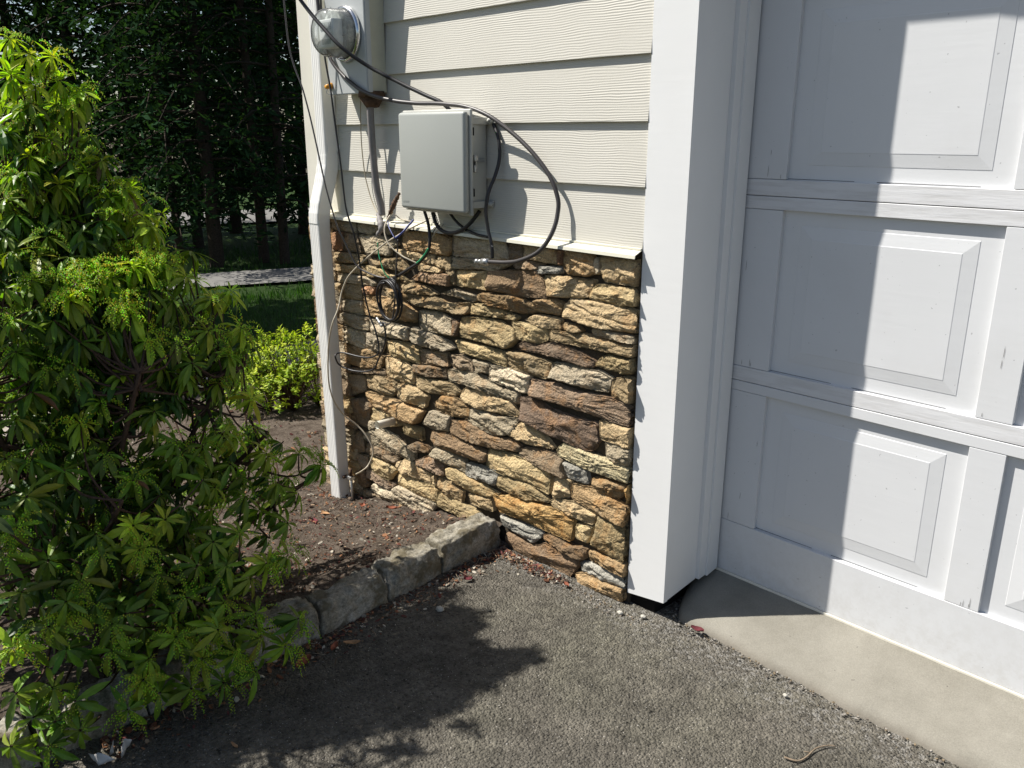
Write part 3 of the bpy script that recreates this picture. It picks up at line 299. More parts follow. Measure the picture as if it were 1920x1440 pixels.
# apron
def ye(x): 
    b=.022-.03*min(1,max(0,(x-.15)/.6))
    if x<.20: b+=.16*((.20-x)/.10)**2
    return b+.003*math.sin(x*23)+.004*fbm((x*9,0,0),3)
vs=[];fs=[];cl=[]; ax_=lin(.10,1.7,.012)+lin(1.9,6,.3); T=[0,.01,.025,.05,.09,.15,.25,.4,.6,.8,1.0,1.3]
for x in ax_:
    y0=min(ye(x),.24)
    for t in T:
        y=y0+(.26-y0)*t; z=-.018+.030*(1-math.exp(-t*28))+.074*t**.95+.0015*fbm((x*14,y*14,3),3)
        vs.append((x,y,z)); cl.append((1,1,1,max(0,1-t/.07)*.8))
n=len(T)
for i in range(len(ax_)-1):
    for j in range(n-1): fs.append((i*n+j,(i+1)*n+j,(i+1)*n+j+1,i*n+j+1))
tag(pmesh('garage_apron',vs,fs,M['concrete'],None,True,cl),kind='structure')
# ---------------------------------------------------------------- house
house=empty('house',(0,0,0),'beige clapboard house corner with ledge stone base and white garage door','house')
# siding
C0=[1.148,1.326,1.504,1.680,1.858,2.036,2.214,2.392]
bm=bmesh.new()
for i,z in enumerate(C0[:-1]):
    z1=C0[i+1]+.03; yb,yt=-.0235,-.0085
    L=[(-1.586,.004)] if i!=9 else []
    prism(bm,[(yb,z+.001),(yb+.0006,z),(-.010,z),(-.001,z1),(yt,z1)],'x',-1.586,.004)
obj('siding',bm,M['siding'],house)
bm=bmesh.new(); box(bm,-1.845,-1.5862,-.016,.0,1.122,2.45,.002,2); box(bm,-1.847,-1.83,.0002,.14,1.122,2.45,.002,1); obj('corner_board',bm,M['trimbeige'],house)
# side wall (left gable) and body of the house behind the facade
bm=bmesh.new(); box(bm,-1.827,.0,.0005,.02,-.3,2.45); box(bm,-1.829,-1.78,.1402,6,-.6,2.45); obj('side_wall',bm,M['trimbeige'],house)
bm=bmesh.new(); prism(bm,[(-.010,1.149),(-.012,1.150),(-.028,1.148),(-.0545,1.137),(-.0560,1.127),(-.0540,1.127),(-.0525,1.1355),(-.027,1.146)],'x',-1.765,.003)
prism(bm,[(-.0125,1.1505),(-.0125,1.156),(-.029,1.154),(-.029,1.1490)],'x',-1.70,.0025)
obj('drip_flashing',bm,M['flash'],house)
bm=bmesh.new(); box(bm,-1.83,.005,-.010,.0003,-.35,1.146); box(bm,-1.836,-1.83,-.0101,1.7,-.35,1.14); obj('mortar_bed',bm,M['mortar'],house)
# stones -------------------------------------------------
PAL=dict(t=((.49,.37,.215),.45),g=((.43,.36,.25),.35),G=((.40,.38,.325),.05),o=((.47,.325,.175),.6),O=((.53,.345,.15),.8),r=((.39,.235,.145),.7),b=((.33,.25,.165),.4),d=((.20,.145,.10),.5),D=((.17,.122,.088),.4),y=((.52,.40,.22),.4),Y=((.55,.47,.29),.3),l=((.54,.455,.325),.15),p=((.33,.24,.165),.5),n=((.31,.215,.13),.5),k=((.41,.28,.175),.45))
vs=[];fs=[];cl=[]
def stone(poly,front,colr,al,seed,ax='y',hf=None):
    rr=random.Random(seed); n=len(poly)
    ar=sum(poly[i][0]*poly[(i+1)%n][1]-poly[(i+1)%n][0]*poly[i][1] for i in range(n))
    if ar<0: poly=poly[::-1]
    ln=[math.dist(poly[i],poly[(i+1)%n]) for i in range(n)]; per=sum(ln)
    B=[]
    for i in range(n):
        a=poly[i];b=poly[(i+1)%n]; m=max(2,int(ln[i]/.006))
        for k_ in range(m): 
            t=k_/m; B.append([a[0]+(b[0]-a[0])*t,a[1]+(b[1]-a[1])*t])
    N=len(B); 
    for _ in range(1): B=[[(B[i-1][0]+2*B[i][0]+B[(i+1)%N][0])/4,(B[i-1][1]+2*B[i][1]+B[(i+1)%N][1])/4] for i in range(N)]
    nm=[]
    for i in range(N):
        dx=B[(i+1)%N][0]-B[i-1][0];dz=B[(i+1)%N][1]-B[i-1][1];l=math.hypot(dx,dz)or 1; nm.append((-dz/l,dx/l)) # inward
    for i in range(N):
        q=.0026*fbm((B[i][0]*60,B[i][1]*60,seed),4)-.0016; B[i][0]+=nm[i][0]*q; B[i][1]+=nm[i][1]*q
    cx=sum(b[0] for b in B)/N; cz=sum(b[1] for b in B)/N
    ext=max(math.dist(b,(cx,cz)) for b in B); hgt=per/2-ext*2
    tx=rr.uniform(-.16,.16)*min(1,.12/max(ext,.05)); tz=rr.uniform(-.30,.12); br=rr.uniform(.75,1.25)
    XL=.002-.009*rr.random(); ph=rr.uniform(0,50); rough=rr.uniform(.7,1.5); strat=rr.choice([0,0,.4,.8,1.0]); PL=[(rr.uniform(-.004,.005),rr.uniform(-.42,.42)*min(1,.06/max(ext,.03)),rr.uniform(-.55,.45)*min(1,.035/max(hgt*.5,.012))) for _ in range(5)] 
    rings=[(None,.0,.02),(.0,.0,.0),(.003,.7,.0),(.0075,1,.0)]
    idx=[]
    base=len(vs)
    K=8
    for ri in range(4+K):
        row=[]
        for i in range(N):
            if ri==0: x,z=B[i]; y=.004
            elif ri==1: x,z=B[i][0]+nm[i][0]*.0006,B[i][1]+nm[i][1]*.0006; y=-(front*.66)
            else:
                ins=.0022 if ri==2 else .0062
                px=B[i][0]+nm[i][0]*min(ins,hgt*.22); pz=B[i][1]+nm[i][1]*min(ins,hgt*.22)
                if ri>3:
                    s=1-((ri-3)/K)*.97
                    px=cx+(px-cx)*s; pz=cz+(pz-cz)*s
                x,z=px,pz
                e=(front-.0036 if ri==2 else front)
                d=min(a_+b_*(x-cx+.010*fbm((x*25,z*25,ph),3))+c_*(z-cz+.008*fbm((x*30,z*30,ph+5),3)) for a_,b_,c_ in PL)
                nz=.0020*rough*fbm((x*24+ph,z*38,ph),5)+.0036*rough*fbm((x*85,z*120,ph),4)
                if strat: nz+=strat*.0028*math.sin((z+.15*x)*170+7*fbm((x*9,z*12,ph),3)+ph)
                y=-(e+max(-.016,min(.016,d))+nz)
            if ax=='y': x=min(x,XL-.006*abs(z-cz)/max(hgt,.02)+.004*fbm((x*9,z*90,ph),2))
            row.append(len(vs)); vs.append((x,y,z) if ax=='y' else hf(x,y,z)); 
            cv=br*(1+.10*fbm((x*40,z*40,ph+9),2)); cl.append((colr[0]*cv,colr[1]*cv,colr[2]*cv,al*(.6+.8*rr.random()*0+.2)))
        idx.append(row)
    for a,b in zip(idx,idx[1:]):
        for i in range(N): fs.append((a[i],a[(i+1)%N],b[(i+1)%N],b[i]))
    fs.append(tuple(idx[-1]))
for i,(c,front,poly) in enumerate(STONES):
    cc,al=PAL[c]; j=random.Random(i*3+1); jv=j.uniform(.88,1.12); cc=tuple(v*jv for v in cc)
    stone([tuple(p) for p in poly],front,cc,al,i)
# corner returns behind the downspout
rr=random.Random(5); z=-.32; 
keys='tgybotgltrgb'
while z<1.118:
    h=rr.uniform(.055,.115); 
    if z+h>1.09: h=1.125-z
    xr=-1.665+.128*(1.1-z)/1.2+rr.uniform(-.01,.01); c=rr.choice(keys); cc,al=PAL[c]; f=rr.uniform(.034,.045)
    xo=-1.842-rr.uniform(0,.014)
    stone([(xo,z+.004),(xr,z+.002),(xr+rr.uniform(-.01,.01),z+h-.004),(xo,z+h-.004)],f,cc,al,int(1000+z*100))
    # return face on the side wall
    def hf(u,v,w_,xo=xo): return (-1.835+v*.35,u,w_)
    ya=-.012
    while ya<1.6:
        L=rr.uniform(.16,.34); c=rr.choice(keys); cc,al=PAL[c]
        stone([(ya+.003,z+.004),(ya+L-.003,z+.002),(ya+L-.003,z+h-.003),(ya+.003,z+h-.004)],rr.uniform(.03,.05),cc,al,int(2000+z*100+ya*37),'x',hf); ya+=L
    z+=h
# low filler stones at the foot (below the traced courses)
for x0,x1,z0,z1 in((-1.62,-1.45,-.2,-.10),(-1.45,-1.25,-.2,-.08),(-1.25,-1.0,-.17,-.055),(-1.0,-.8,-.12,-.035),(-.8,-.62,-.1,-.02)):
    cc,al=PAL[rr.choice('tgb')]; stone([(x0,z0),(x1,z0),(x1-.004,z1+.012),(x0+.004,z1)],.04,cc,al,int(x0*-991))
o=pmesh('stone_veneer',vs,fs,M['stone'],house,True,cl)
# trim post and jamb
XP=.1475
bm=bmesh.new(); prism(bm,[(.0045,.036),(XP,.058),(XP,2.5),(.0045,2.5)],'y',-.021,-.001)
obj('garage_post_trim',bm,M['white'],house)
bm=bmesh.new(); prism(bm,[(-.0005,.060),(.150,.077),(.150,2.5),(-.0005,2.5)],'x',.10,XP-.0012)
obj('jamb_board',bm,M['white'],house)
bm=bmesh.new(); prism(bm,[(.1502,.080),(.185,.083),(.185,2.5),(.1502,2.5)],'x',.10,.160)
prism(bm,[(.1852,.083),(.241,.092),(.241,2.5),(.1852,2.5)],'x',.10,.168)
obj('door_stop',bm,M['white'],house)
bm=bmesh.new(); box(bm,.004,.10,.0,.3,-.05,.036); box(bm,.02,.099,.02,.29,.0361,2.4); obj('dark_void_blocks',bm,M['dark'],house)  # near-black blocks: shade of the void under the post put into their colour
bm=bmesh.new(); box(bm,.004,4.2,-.022,.0,2.362,2.5); box(bm,.149,4.2,.0002,.24,2.362,2.37); obj('garage_header',bm,M['white'],house)
# garage door
door=empty('garage_door',(.15,.25,.09),None,None); door.parent=house
del_=[k_ for k_ in door.keys()]
def dobj(name,bm,m): return obj(name,bm,m,door)
Y0=.25; ops=[(.283,.857),(.943,1.517),(1.603,2.177),(2.263,2.837)]; Zs=[(.090,.742,.270,.711),(.744,1.300,.790,1.263),(1.302,1.858,1.348,1.821),(1.860,2.40,1.906,2.36)]
for si,(z0,z1,p0,p1) in enumerate(Zs):
    bm=bmesh.new()
    box(bm,.155,2.95,Y0,Y0+.038,z0,p0-.0008,.0012,1); box(bm,.155,2.95,Y0,Y0+.038,p1+.0008,z1,.0012,1)
    for f in bm.faces: f.material_index=1 if si>0 else 0
    st=[(.155,.283)]+[(ops[i][1],ops[i+1][0]) for i in range(3)]+[(2.837,2.95)]
    nb=len(bm.faces)
    for a,b in st: box(bm,a,b,Y0+.0006,Y0+.037,p0+.0004,p1-.0004,.001,1)
    for f in list(bm.faces)[nb:]: f.material_index=0
    for a,b in ops:
        a-=.0;yb=Y0+.0145;yc=Y0+.0155;yf=Y0+.0035; x1,x2=a+.054,b-.054; X1,X2=a+.089,b-.089
        zz1,zz2=p0+.040,p1-.040; Z1,Z2=p0+.073,p1-.073
        def ringv(xa,xb,za,zb,y): return [bm.verts.new(q) for q in((xa,y,za),(xb,y,za),(xb,y,zb),(xa,y,zb))]
        r=[ringv(a-.001,b+.001,p0-.001,p1+.001,yb),ringv(x1,x2,zz1,zz2,yb),ringv(x1+.001,x2-.001,zz1+.001,zz2-.001,yb-.0010),ringv(X1,X2,Z1,Z2,yb-.0042),ringv(X1+.0018,X2-.0018,Z1+.0018,Z2-.0018,yb-.0050)]
        for A,B in zip(r,r[1:]):
            for i in range(4): bm.faces.new((A[i],A[(i+1)%4],B[(i+1)%4],B[i]))
        bm.faces.new(r[-1])
        # dark line in the inner corners: thin sunk slivers
    rr=random.Random(si)
    nb=len(bm.faces)
    for _ in range(7):
        x=rr.choice([rr.uniform(.18,.27),rr.uniform(.865,.935)]); L=rr.uniform(.012,.035); zc=rr.choice([p0+L/2+.001,p0+L/2+.004,rr.uniform(p0,p1-.05)])
        yq=Y0-.0006; a=[bm.verts.new(q) for q in((x,yq,zc-L/2),(x+.0011,yq,zc-L*.3),(x+.0014,yq,zc+L*.2),(x+.0006,yq,zc+L/2))]; bm.faces.new(a)
    for a,b in ops[:1]:
        for xa,xb in((a,a+.19),(a+.25,a+.5)):
            q=[bm.verts.new(v) for v in((xa,Y0+.0138,p0+.0012),(xb,Y0+.0138,p0+.0012),(xb,Y0+.0138,p0+.0024),(xa,Y0+.0138,p0+.0028))]; bm.faces.new(q)
    for f in list(bm.faces)[nb:]: f.material_index=2
    me=bpy.data.meshes.new('door_section'); bm.to_mesh(me); bm.free()
    for mm in(M['door'],M['doorwood'],M['crack']): me.materials.append(mm)
    o=link('door_section',me,door)
bm=bmesh.new(); box(bm,.16,2.95,Y0-.004,Y0+.03,.079,.0894,.002,2); dobj('bottom_seal',bm,M['pvc'])
bm=bmesh.new(); box(bm,.10,3,Y0+.045,Y0+.06,-.05,2.4); dobj('backing_sheet',bm,M['dark'])
# ---------------------------------------------------------------- downspout
ds=empty('downspout',(-1.62,-.09,-.12),'ribbed white metal downspout with offset elbow at house corner','downspout')
def rectpath(name,P,wd,dp,ridges,m,parent,crimps=()):
    # section in local (x, perpendicular) ; path lies in a plane x=const
    sec=[]; n=9
    # front face with ribs from left to right
    for i in range(ridges*4+1):
        t=i/(ridges*4); u=-wd/2+.006+(wd-.012)*t; sec.append((u,-dp/2-(.0011 if i%4 in(1,2) else 0)))
    sec=[(-wd/2,-dp/2+.006),(-wd/2+.002,-dp/2+.002)]+sec+[(wd/2-.002,-dp/2+.002),(wd/2,-dp/2+.006)]
    sec+=[(wd/2,dp/2-.006),(wd/2-.004,dp/2),(-wd/2+.004,dp/2),(-wd/2,dp/2-.006)]
    vs=[];fs=[];S=len(sec)
    for i,p in enumerate(P):
        p=Vector(p[:3]); a=Vector(P[max(i-1,0)][:3]); b=Vector(P[min(i+1,len(P)-1)][:3]); t=(b-a).normalized()
        s=P[i][3] if len(P[i])>3 else 1
        X=Vector((1,0,0)); N=t.cross(X).normalized(); 
        if N.y<0: N=-N
        for u,v in sec: vs.append(tuple(p+X*u*s+N*v*s))
    for i in range(len(P)-1):
        for j in range(S): fs.append((i*S+j,i*S+(j+1)%S,(i+1)*S+(j+1)%S,(i+1)*S+j))
    fs.append(tuple(range(S))); fs.append(tuple((len(P)-1)*S+j for j in range(S)))
    return pmesh(name,vs,fs,m,parent)
rectpath('upper_pipe',[(-1.617,-.0495,2.5),(-1.617,-.0495,1.372)],.068,.060,4,M['down'],ds)
E=[];
for i in range(15):
    t=i/14; s=t*t*(3-2*t); 
    y=-.0500-(.049)*s; z=1.385-.275*t; sc_=1.03+(.028 if i in(3,5) else -.004 if i in(2,4) else 0)+(.028 if i in(10,12) else -.004 if i in(9,11,13) else 0)
    E.append((-1.617-.017*s,y,z,sc_))
rectpath('elbow',E,.071,.060,4,M['down'],ds)
rectpath('lower_pipe',[(-1.634,-.099,1.118),(-1.625,-.0935,.5),(-1.617,-.090,-.16)],.078,.057,5,M['down'],ds)
bm=bmesh.new(); box(bm,-1.588,-1.572,-.0175,-.0162,1.40,1.425); box(bm,-1.5825,-1.580,-.07,-.0162,1.40,1.425); obj('wall_strap',bm,M['down'],ds)
# ---------------------------------------------------------------- electric meter
mt=empty('electric_meter',(-1.35,-.05,1.62),'grey steel electric meter box with round glass meter near house corner','electric meter')
bm=bmesh.new(); box(bm,-1.478,-1.222,-.100,-.0195,1.617,2.25,.003,2); obj('meter_can',bm,M['meterside'],mt)
bm=bmesh.new(); box(bm,-1.481,-1.2215,-.108,-.1003,1.613,2.25,.004,2); box(bm,-1.2215,-1.2185,-.104,-.084,1.617,2.25,.001,1); obj('cover_plate',bm,M['meter'],mt)
cx,cz=-1.338,1.822
def lathe(name,prof,m,parent,n=48,smooth=True,c=(cx,cz),yb=-.108):
    vs=[];fs=[]
    for r,d in prof:
        for k_ in range(n): a=2*math.pi*k_/n; vs.append((c[0]+r*math.cos(a),yb-d,c[1]+r*math.sin(a)))
    for i in range(len(prof)-1):
        for k_ in range(n): fs.append((i*n+k_,i*n+(k_+1)%n,(i+1)*n+(k_+1)%n,(i+1)*n+k_))
    return pmesh(name,vs,fs,m,parent,smooth)
lathe('meter_ring',[(.075,.0),(.096,.001),(.098,.008),(.096,.016),(.090,.020),(.087,.019),(.086,.012)],M['chrome'],mt)
lathe('glass_dome',[(.085,.013),(.084,.05),(.082,.085),(.077,.100),(.068,.110),(.05,.1155),(.025,.1175),(.0005,.118)],M['glass'],mt)
lathe('inner_body',[(.0005,.045),(.079,.045),(.079,.012),(.0005,.012)],M['meterdark'],mt,smooth=False)
bm=bmesh.new(); box(bm,cx-.048,cx+.048,-.108-.088,-.108-.046,cz-.052,cz+.045,.004,2); obj('register_block',bm,M['meterdial'],mt)
bm=bmesh.new(); box(bm,cx-.036,cx+.036,-.1975,-.1962,cz+.008,cz+.034); box(bm,cx-.028,cx+.03,-.1975,-.1962,cz-.040,cz-.022); box(bm,cx-.024,cx+.026,-.1985,-.1976,cz+.013,cz+.029)
box(bm,cx-.07,cx+.07,-.160,-.158,cz-.012,cz-.009); obj('dial_face',bm,M['meterdark'],mt)
vs=[];fs=[]; tube(vs,fs,[(-1.262,-.062,1.622),(-1.262,-.062,1.60)],.050,20); tube(vs,fs,[(-1.262,-.062,1.60),(-1.258,-.062,1.565)],lambda t:.046-.022*t,20); pmesh('conduit_hub',vs,fs,M['rust'],mt,True)
vs=[];fs=[]; tube(vs,fs,[(-1.462,-.107,1.648),(-1.460,-.135,1.642)],lambda t:.011-.003*t,12); pmesh('seal_cap',vs,fs,M['orange'],mt,True)
bm=bmesh.new(); box(bm,-1.455,-1.445,-.1125,-.1115,1.565,1.612); obj('seal_tag',bm,M['pvc'],mt)
vs=[];fs=[]; tube(vs,fs,cr([(-1.47,-.12,1.638),(-1.474,-.125,1.622),(-1.458,-.118,1.614),(-1.448,-.112,1.612)],4),.0012,5); pmesh('seal_wire',vs,fs,M['steel'],mt,True)
# ---------------------------------------------------------------- utility enclosure
eb=empty('utility_enclosure',(-.825,-.06,1.21),'grey plastic utility enclosure with rounded cover and side latch','utility box')
def rbox(name,x0,x1,y0,y1,z0,z1,b,m,taper=0,seg=4):
    bm=bmesh.new(); box(bm,x0,x1,y0,y1,z0,z1)
    if taper:
        for v in bm.verts:
            if v.co.y>(y0+y1)/2: v.co.x+= taper if v.co.x<(x0+x1)/2 else -taper*.4; v.co.z+= taper if v.co.z<(z0+z1)/2 else -taper*.6
    bmesh.ops.bevel(bm,geom=list(bm.edges),offset=b,segments=seg,affect='EDGES',profile=.5)
    return obj(name,bm,m,eb,True)
rbox('body',-.990,-.656,-.101,-.021,1.226,1.535,.006,M['abs2'],.022,3)
rbox('flange',-1.008,-.640,-.1125,-.1012,1.207,1.548,.0055,M['abs2'])
o=rbox('cover',-1.004,-.646,-.1365,-.1128,1.215,1.541,.0115,M['abs'],0,5)
for z in(1.512,1.243):
    bm=bmesh.new(); box(bm,-.6575,-.6515,-.098,-.012,z-.012,z+.010,.001,1); box(bm,-.657,-.631,-.024,-.0192,z-.013,z+.013,.002,1); obj('mounting_lug',bm,M['abs2'],eb)
    bm=bmesh.new(); box(bm,-1.02,-.99,-.026,-.0192,z-.010,z+.010,.003,2); obj('mounting_lug',bm,M['abs2'],eb)
    vs=[];fs=[]; tube(vs,fs,[(-.638,-.020,z),(-.638,-.036,z)],.0085,14); tube(vs,fs,[(-.638,-.036,z),(-.638,-.040,z)],.005,10); pmesh('mounting_bolt',vs,fs,M['abs2'],eb,True)
    bm=bmesh.new(); zc=z+(-.034 if z>1.4 else .040); box(bm,-.6600,-.6500,-.0985,-.0885,zc-.013,zc+.013,.001,1); obj('clip_slot',bm,M['dark'],eb)
bm=bmesh.new(); box(bm,-.658,-.634,-.0995,-.083,1.384,1.404,.004,2); box(bm,-.658,-.637,-.0985,-.082,1.348,1.372,.004,2); box(bm,-.6525,-.6385,-.0935,-.0885,1.37,1.386); box(bm,-.662,-.6525,-.080,-.040,1.380,1.392,.002,1); obj('latch',bm,M['steel'],eb)
bm=bmesh.new(); lx=-.985
for i,wd in enumerate((.004,.004,.005,.004,.004,.0045)): box(bm,lx+i*.0058,lx+i*.0058+wd*.35,-.1371,-.1362,1.236,1.242); box(bm,lx+i*.0058,lx+i*.0058+wd,-.1371,-.1362,1.2402 if i%2 else 1.236,1.242 if i%2 else 1.2375)
obj('embossed_mark',bm,M['abs'],eb)
vs=[];fs=[]; tube(vs,fs,[(-.84,-.035,1.53),(-.84,-.035,1.552)],.011,14); tube(vs,fs,[(-.862,-.05,1.53),(-.862,-.05,1.543)],.006,10); pmesh('cable_gland',vs,fs,M['steel'],eb,True)
for x in(-.97,-.925,-.80): vs=[];fs=[]; tube(vs,fs,[(x,-.07,1.226),(x,-.07,1.205)],.009,12); pmesh('bottom_gland',vs,fs,M['dark'],eb,True)
# ---------------------------------------------------------------- cables
CC=dict(black=(.022,.021,.023),black2=(.05,.045,.045),greyc=(.10,.092,.095),cream=(.50,.44,.34),ivory=(.42,.36,.26),greenw=(.03,.30,.14),bluew=(.03,.045,.18),conduit=(.22,.2,.2))
CL=dict(fat=('coax_cable','thick black cable running diagonally from above the meter to the enclosure top','cable'),
 loop=('coax_cable','thick black cable in a wide loop right of the enclosure ending in a silver connector','cable'),
 drop=('drop_wire','thin grey drop wire slanting from top left across the downspout to the coil','wire'),
 loopb=('drop_wire','thin black cable falling beside the downspout into a flat loop over the stones','wire'),
 white=('ground_cable','long cream ground wire curving over the downspout down to the rod clamp','wire'),
 whiteb=('ground_cable','short cream wire curling below the rusty splice onto the stones','wire'),
 flag=('power_cable','black cable hanging from the enclosure bottom down to the coil','cable'),
 down=('drop_wire','thin dark cable hanging straight through the coil to the small splice','wire'),
 ua=('power_cable','thick black cable in a short U under the enclosure','cable'),
 ub=('power_cable','black cable crossing behind the U cable under the enclosure','cable'),
 uc=('power_cable','black cable hanging down the enclosure right side with a free taped end','cable'),
 thin=('thin_wire','very thin black wire hanging under the enclosure','wire'),
 tail=('thin_wire','short pale bare wire tail angled under the enclosure','wire'),
 conduit=('conduit_pipe','bent grey conduit pipe dropping from the meter box to the flashing','conduit'),
 gwire=('thin_wire','pale wire bowed beside the grey conduit below the meter','wire'),
 green=('ground_wire','thin green wire running down the stones to the coil top','wire'),
 greenb=('ground_wire','short bright green wire taped along the black cable','wire'),
 blue=('splice_wire','blue wrapped wire bundle below the flashing','wire'),
 blueb=('splice_wire','thin dark blue wire left of the blue bundle','wire'),
 tan=('thin_wire','tan wire from the rusty splice toward the flashing','wire'))
cobj={}
for n_,(c,r,P) in CABLES.items():
    vs=[];fs=[]; Q=cr(P,7)
    jj=random.Random(n_); ph=jj.uniform(0,9)
    Q=[q+Vector((fbm((i*.13,ph,0),2),fbm((i*.13,ph,5),2)*.5,fbm((i*.13,ph,9),2)))*.0015 for i,q in enumerate(Q)]
    tube(vs,fs,Q,r,10)
    nm,lb,ct=CL[n_]; o=pmesh(nm,vs,fs,M['conduit'] if n_=='conduit' else M['cable'],None,True,[CC[c]]*len(vs))
    tag(o,lb,ct); cobj[n_]=o
def along(o,P0,P1,r,m,name,n=12):
    vs=[];fs=[]; tube(vs,fs,[P0,P1],r,n); return pmesh(name,vs,fs,m,o,True)
P=[Vector(p) for p in CABLES['loop'][2]]; e=P[-1]; d=(e-P[-2]).normalized()
along(cobj['loop'],e-d*.012,e+d*.022,.0115,M['steel'],'connector'); along(cobj['loop'],e+d*.022,e+d*.040,.0085,M['steel'],'connector_neck'); along(cobj['loop'],e+d*.040,e+d*.052,.0105,M['steel'],'connector_nut',6)
P=[Vector(p) for p in CABLES['uc'][2]]; e=P[-1]
along(cobj['uc'],e+Vector((0,0,.042)),e+Vector((-.001,0,.022)),.0045,M['steel'],'end_clip')
# coil
vs=[];fs=[]; cl=[]
cc0=Vector((-1.172,-.078,.845))
Q=[]
for i in range(5*40+1):
    a=2*math.pi*i/40; k_=i/40; ra=.060+.0045*math.sin(k_*2.3)+.003*k_; rb=.083+.004*math.cos(k_*1.7)-.002*k_
    Q.append(cc0+Vector((ra*math.sin(a)+.004*math.sin(k_*3),-.004*k_+.006*math.sin(a+k_),rb*math.cos(a))))
tube(vs,fs,Q,.0042,8); tag(pmesh('cable_coil',vs,fs,M['cable'],None,True,[CC['black']]*len(vs)),'small black cable coil hanging in front of the stones','cable coil')
# splices
def blob(name,pts,rad,m,label,cat,n=10):
    vs=[];fs=[]; tube(vs,fs,cr(pts,5),rad,n)
    return tag(pmesh(name,vs,fs,m,None,True),label,cat)
sp=blob('twisted_splice',SP['a'],lambda t:.0045+.005*math.sin(3.14*t)+.0018*math.sin(t*40),M['rust'],'brown twisted wire splice sticking up left of the enclosure','splice')
blob('ground_clamp',SP['b'],lambda t:.004+.010*math.sin(3.14*t)+.002*math.sin(t*30),M['conduit'],'grey knotted clamp where the conduit meets the flashing','clamp')
blob('cable_splice',SP['c'],lambda t:.006+.002*math.sin(t*18),M['steel'],'small grey coax splice below the cable coil','splice')
# ground rod and clamp
gr=empty('ground_rod',SP['rod'][1],'thin steel ground rod with clamp beside the downspout foot','ground rod')
vs=[];fs=[]; tube(vs,fs,[SP['rod'][0],SP['rod'][1]],.006,10); pmesh('rod',vs,fs,M['steel'],gr,True)
q=Vector(SP['rod'][0])
bm=bmesh.new(); box(bm,q.x-.013,q.x+.013,q.y-.012,q.y+.012,q.z-.030,q.z-.012,.003,2); box(bm,q.x-.034,q.x-.013,q.y-.009,q.y+.007,q.z-.030,q.z-.018,.002,2); obj('clamp',bm,M['steel'],gr)
vs=[];fs=[]; tube(vs,fs,[q+Vector((.0,-.002,-.02)),q+Vector((.0,-.002,.022))],.008,10); tube(vs,fs,[q+Vector((-.036,0,-.024)),q+Vector((-.036,-.02,-.024))],.008,8); pmesh('clamp_bolt',vs,fs,M['rust'],gr,True)
# pvc stub
a=Vector(SP['pvc'][0]); b=Vector(SP['pvc'][1]); vs=[];fs=[]; n=20
tube(vs,fs,[b,a],.0165,n,False); k0=len(vs); tube(vs,fs,[a,b+(a-b)*.3],.0130,n,False)
for k_ in range(n): fs.append((n+k_,n+(k_+1)%n,k0+(k_+1)%n,k0+k_))
tag(pmesh('drain_stub',vs,fs,M['pvc'],None,True),'short white plastic pipe stub poking out of the stone wall','pipe')
# ---------------------------------------------------------------- curb stones
CB=[(-.045,-.346),(-.349,-.586),(-.589,-.849),(-.852,-1.10),(-1.103,-1.37),(-1.373,-1.63),(-1.633,-1.90),(-1.903,-2.2)]
CBL=['pale granite curb block touching the stone wall','second curb block from the wall, half in leaf shadow','third curb block from the wall, shaded and mossy','fourth curb block from the wall, partly under shrub leaves','fifth curb block from the wall, under the shrub','sixth curb block from the wall, buried in shrub shade','seventh curb block from the wall, in the lower left corner','eighth curb block from the wall, beyond the frame']
for i,(ya,yb) in enumerate(CB[:7]):
    bm=bmesh.new(); h=.106-.003*(i%3); wd=.115+.003*math.sin(i*2.1)
    box(bm,0,wd,0,1,0,1,0); bmesh.ops.subdivide_edges(bm,edges=bm.edges[:],cuts=26,use_grid_fill=True)
    for v in bm.verts:
        u,t,s=v.co.x/wd,v.co.y,v.co.z
        y=yb+(ya-yb)*t; X=curbx(y)-wd*(1-u); z=-.06+(h+.06)*s
        # round the edges
        eu=abs(u-.5)*2; et=abs(t-.5)*2
        z-=(.016*eu**8+.007*et**10)*s**2; X+=(-.010 if u>.5 else .010)*(s**6)*eu**3; y+=(-.006 if t>.5 else .006)*(s**4+.3)*et**6
        nn=.009*fbm((X*12,y*12,z*12),4)+.008*fbm((X*45,y*45,z*45),4)
        v.co=(X+nn*(u-.5)*2,y+nn*.3*(t-.5),z+nn*s+.006*fbm((y*8,i,0),2)*s)
    tag(obj('curb_stone',bm,M['curb'],None,True),CBL[i],'curb stone','granite blocks edging the garden bed')
# ---------------------------------------------------------------- pieris shrub
def proj(P):
    d=Vector(P)-CAMP; f=d.dot(fw)
    return (960+1560*d.dot(rt)/f, 720-1560*d.dot(up)/f, f) if f>.05 else (-9999,0,f)
def leaf(vs,fs,cl,o,d,u,L,W,colr,curl,fold=.25,n=4):
    # o origin, d direction, u up normal ; lanceolate folded leaf
    s=d.cross(u).normalized(); b=len(vs); p=Vector(o); dd=d.copy(); uu=u.copy()
    prof=[.18,.72,1.0,.74,.05] if n==4 else [.2,1.0,.05]
    st=L/n
    for i in range(n+1):
        w_=W*prof[i]/2; 
        vs.append(tuple(p-s*w_+uu*w_*fold)); vs.append(tuple(p)); vs.append(tuple(p+s*w_+uu*w_*fold))
        c=colr; g=.93 if i%2 else 1.05
        cl.extend([(c[0],c[1],c[2]),(c[0]*1.12,c[1]*1.08,c[2]*1.05),(c[0]*g,c[1]*g,c[2]*g)])
        if i<n:
            p=p+dd*st; q=Matrix.Rotation(-curl/n,3,s); dd=q@dd; uu=q@uu
    for i in range(n):
        a=b+i*3; fs.append((a,a+1,a+4,a+3)); fs.append((a+1,a+2,a+5,a+4))
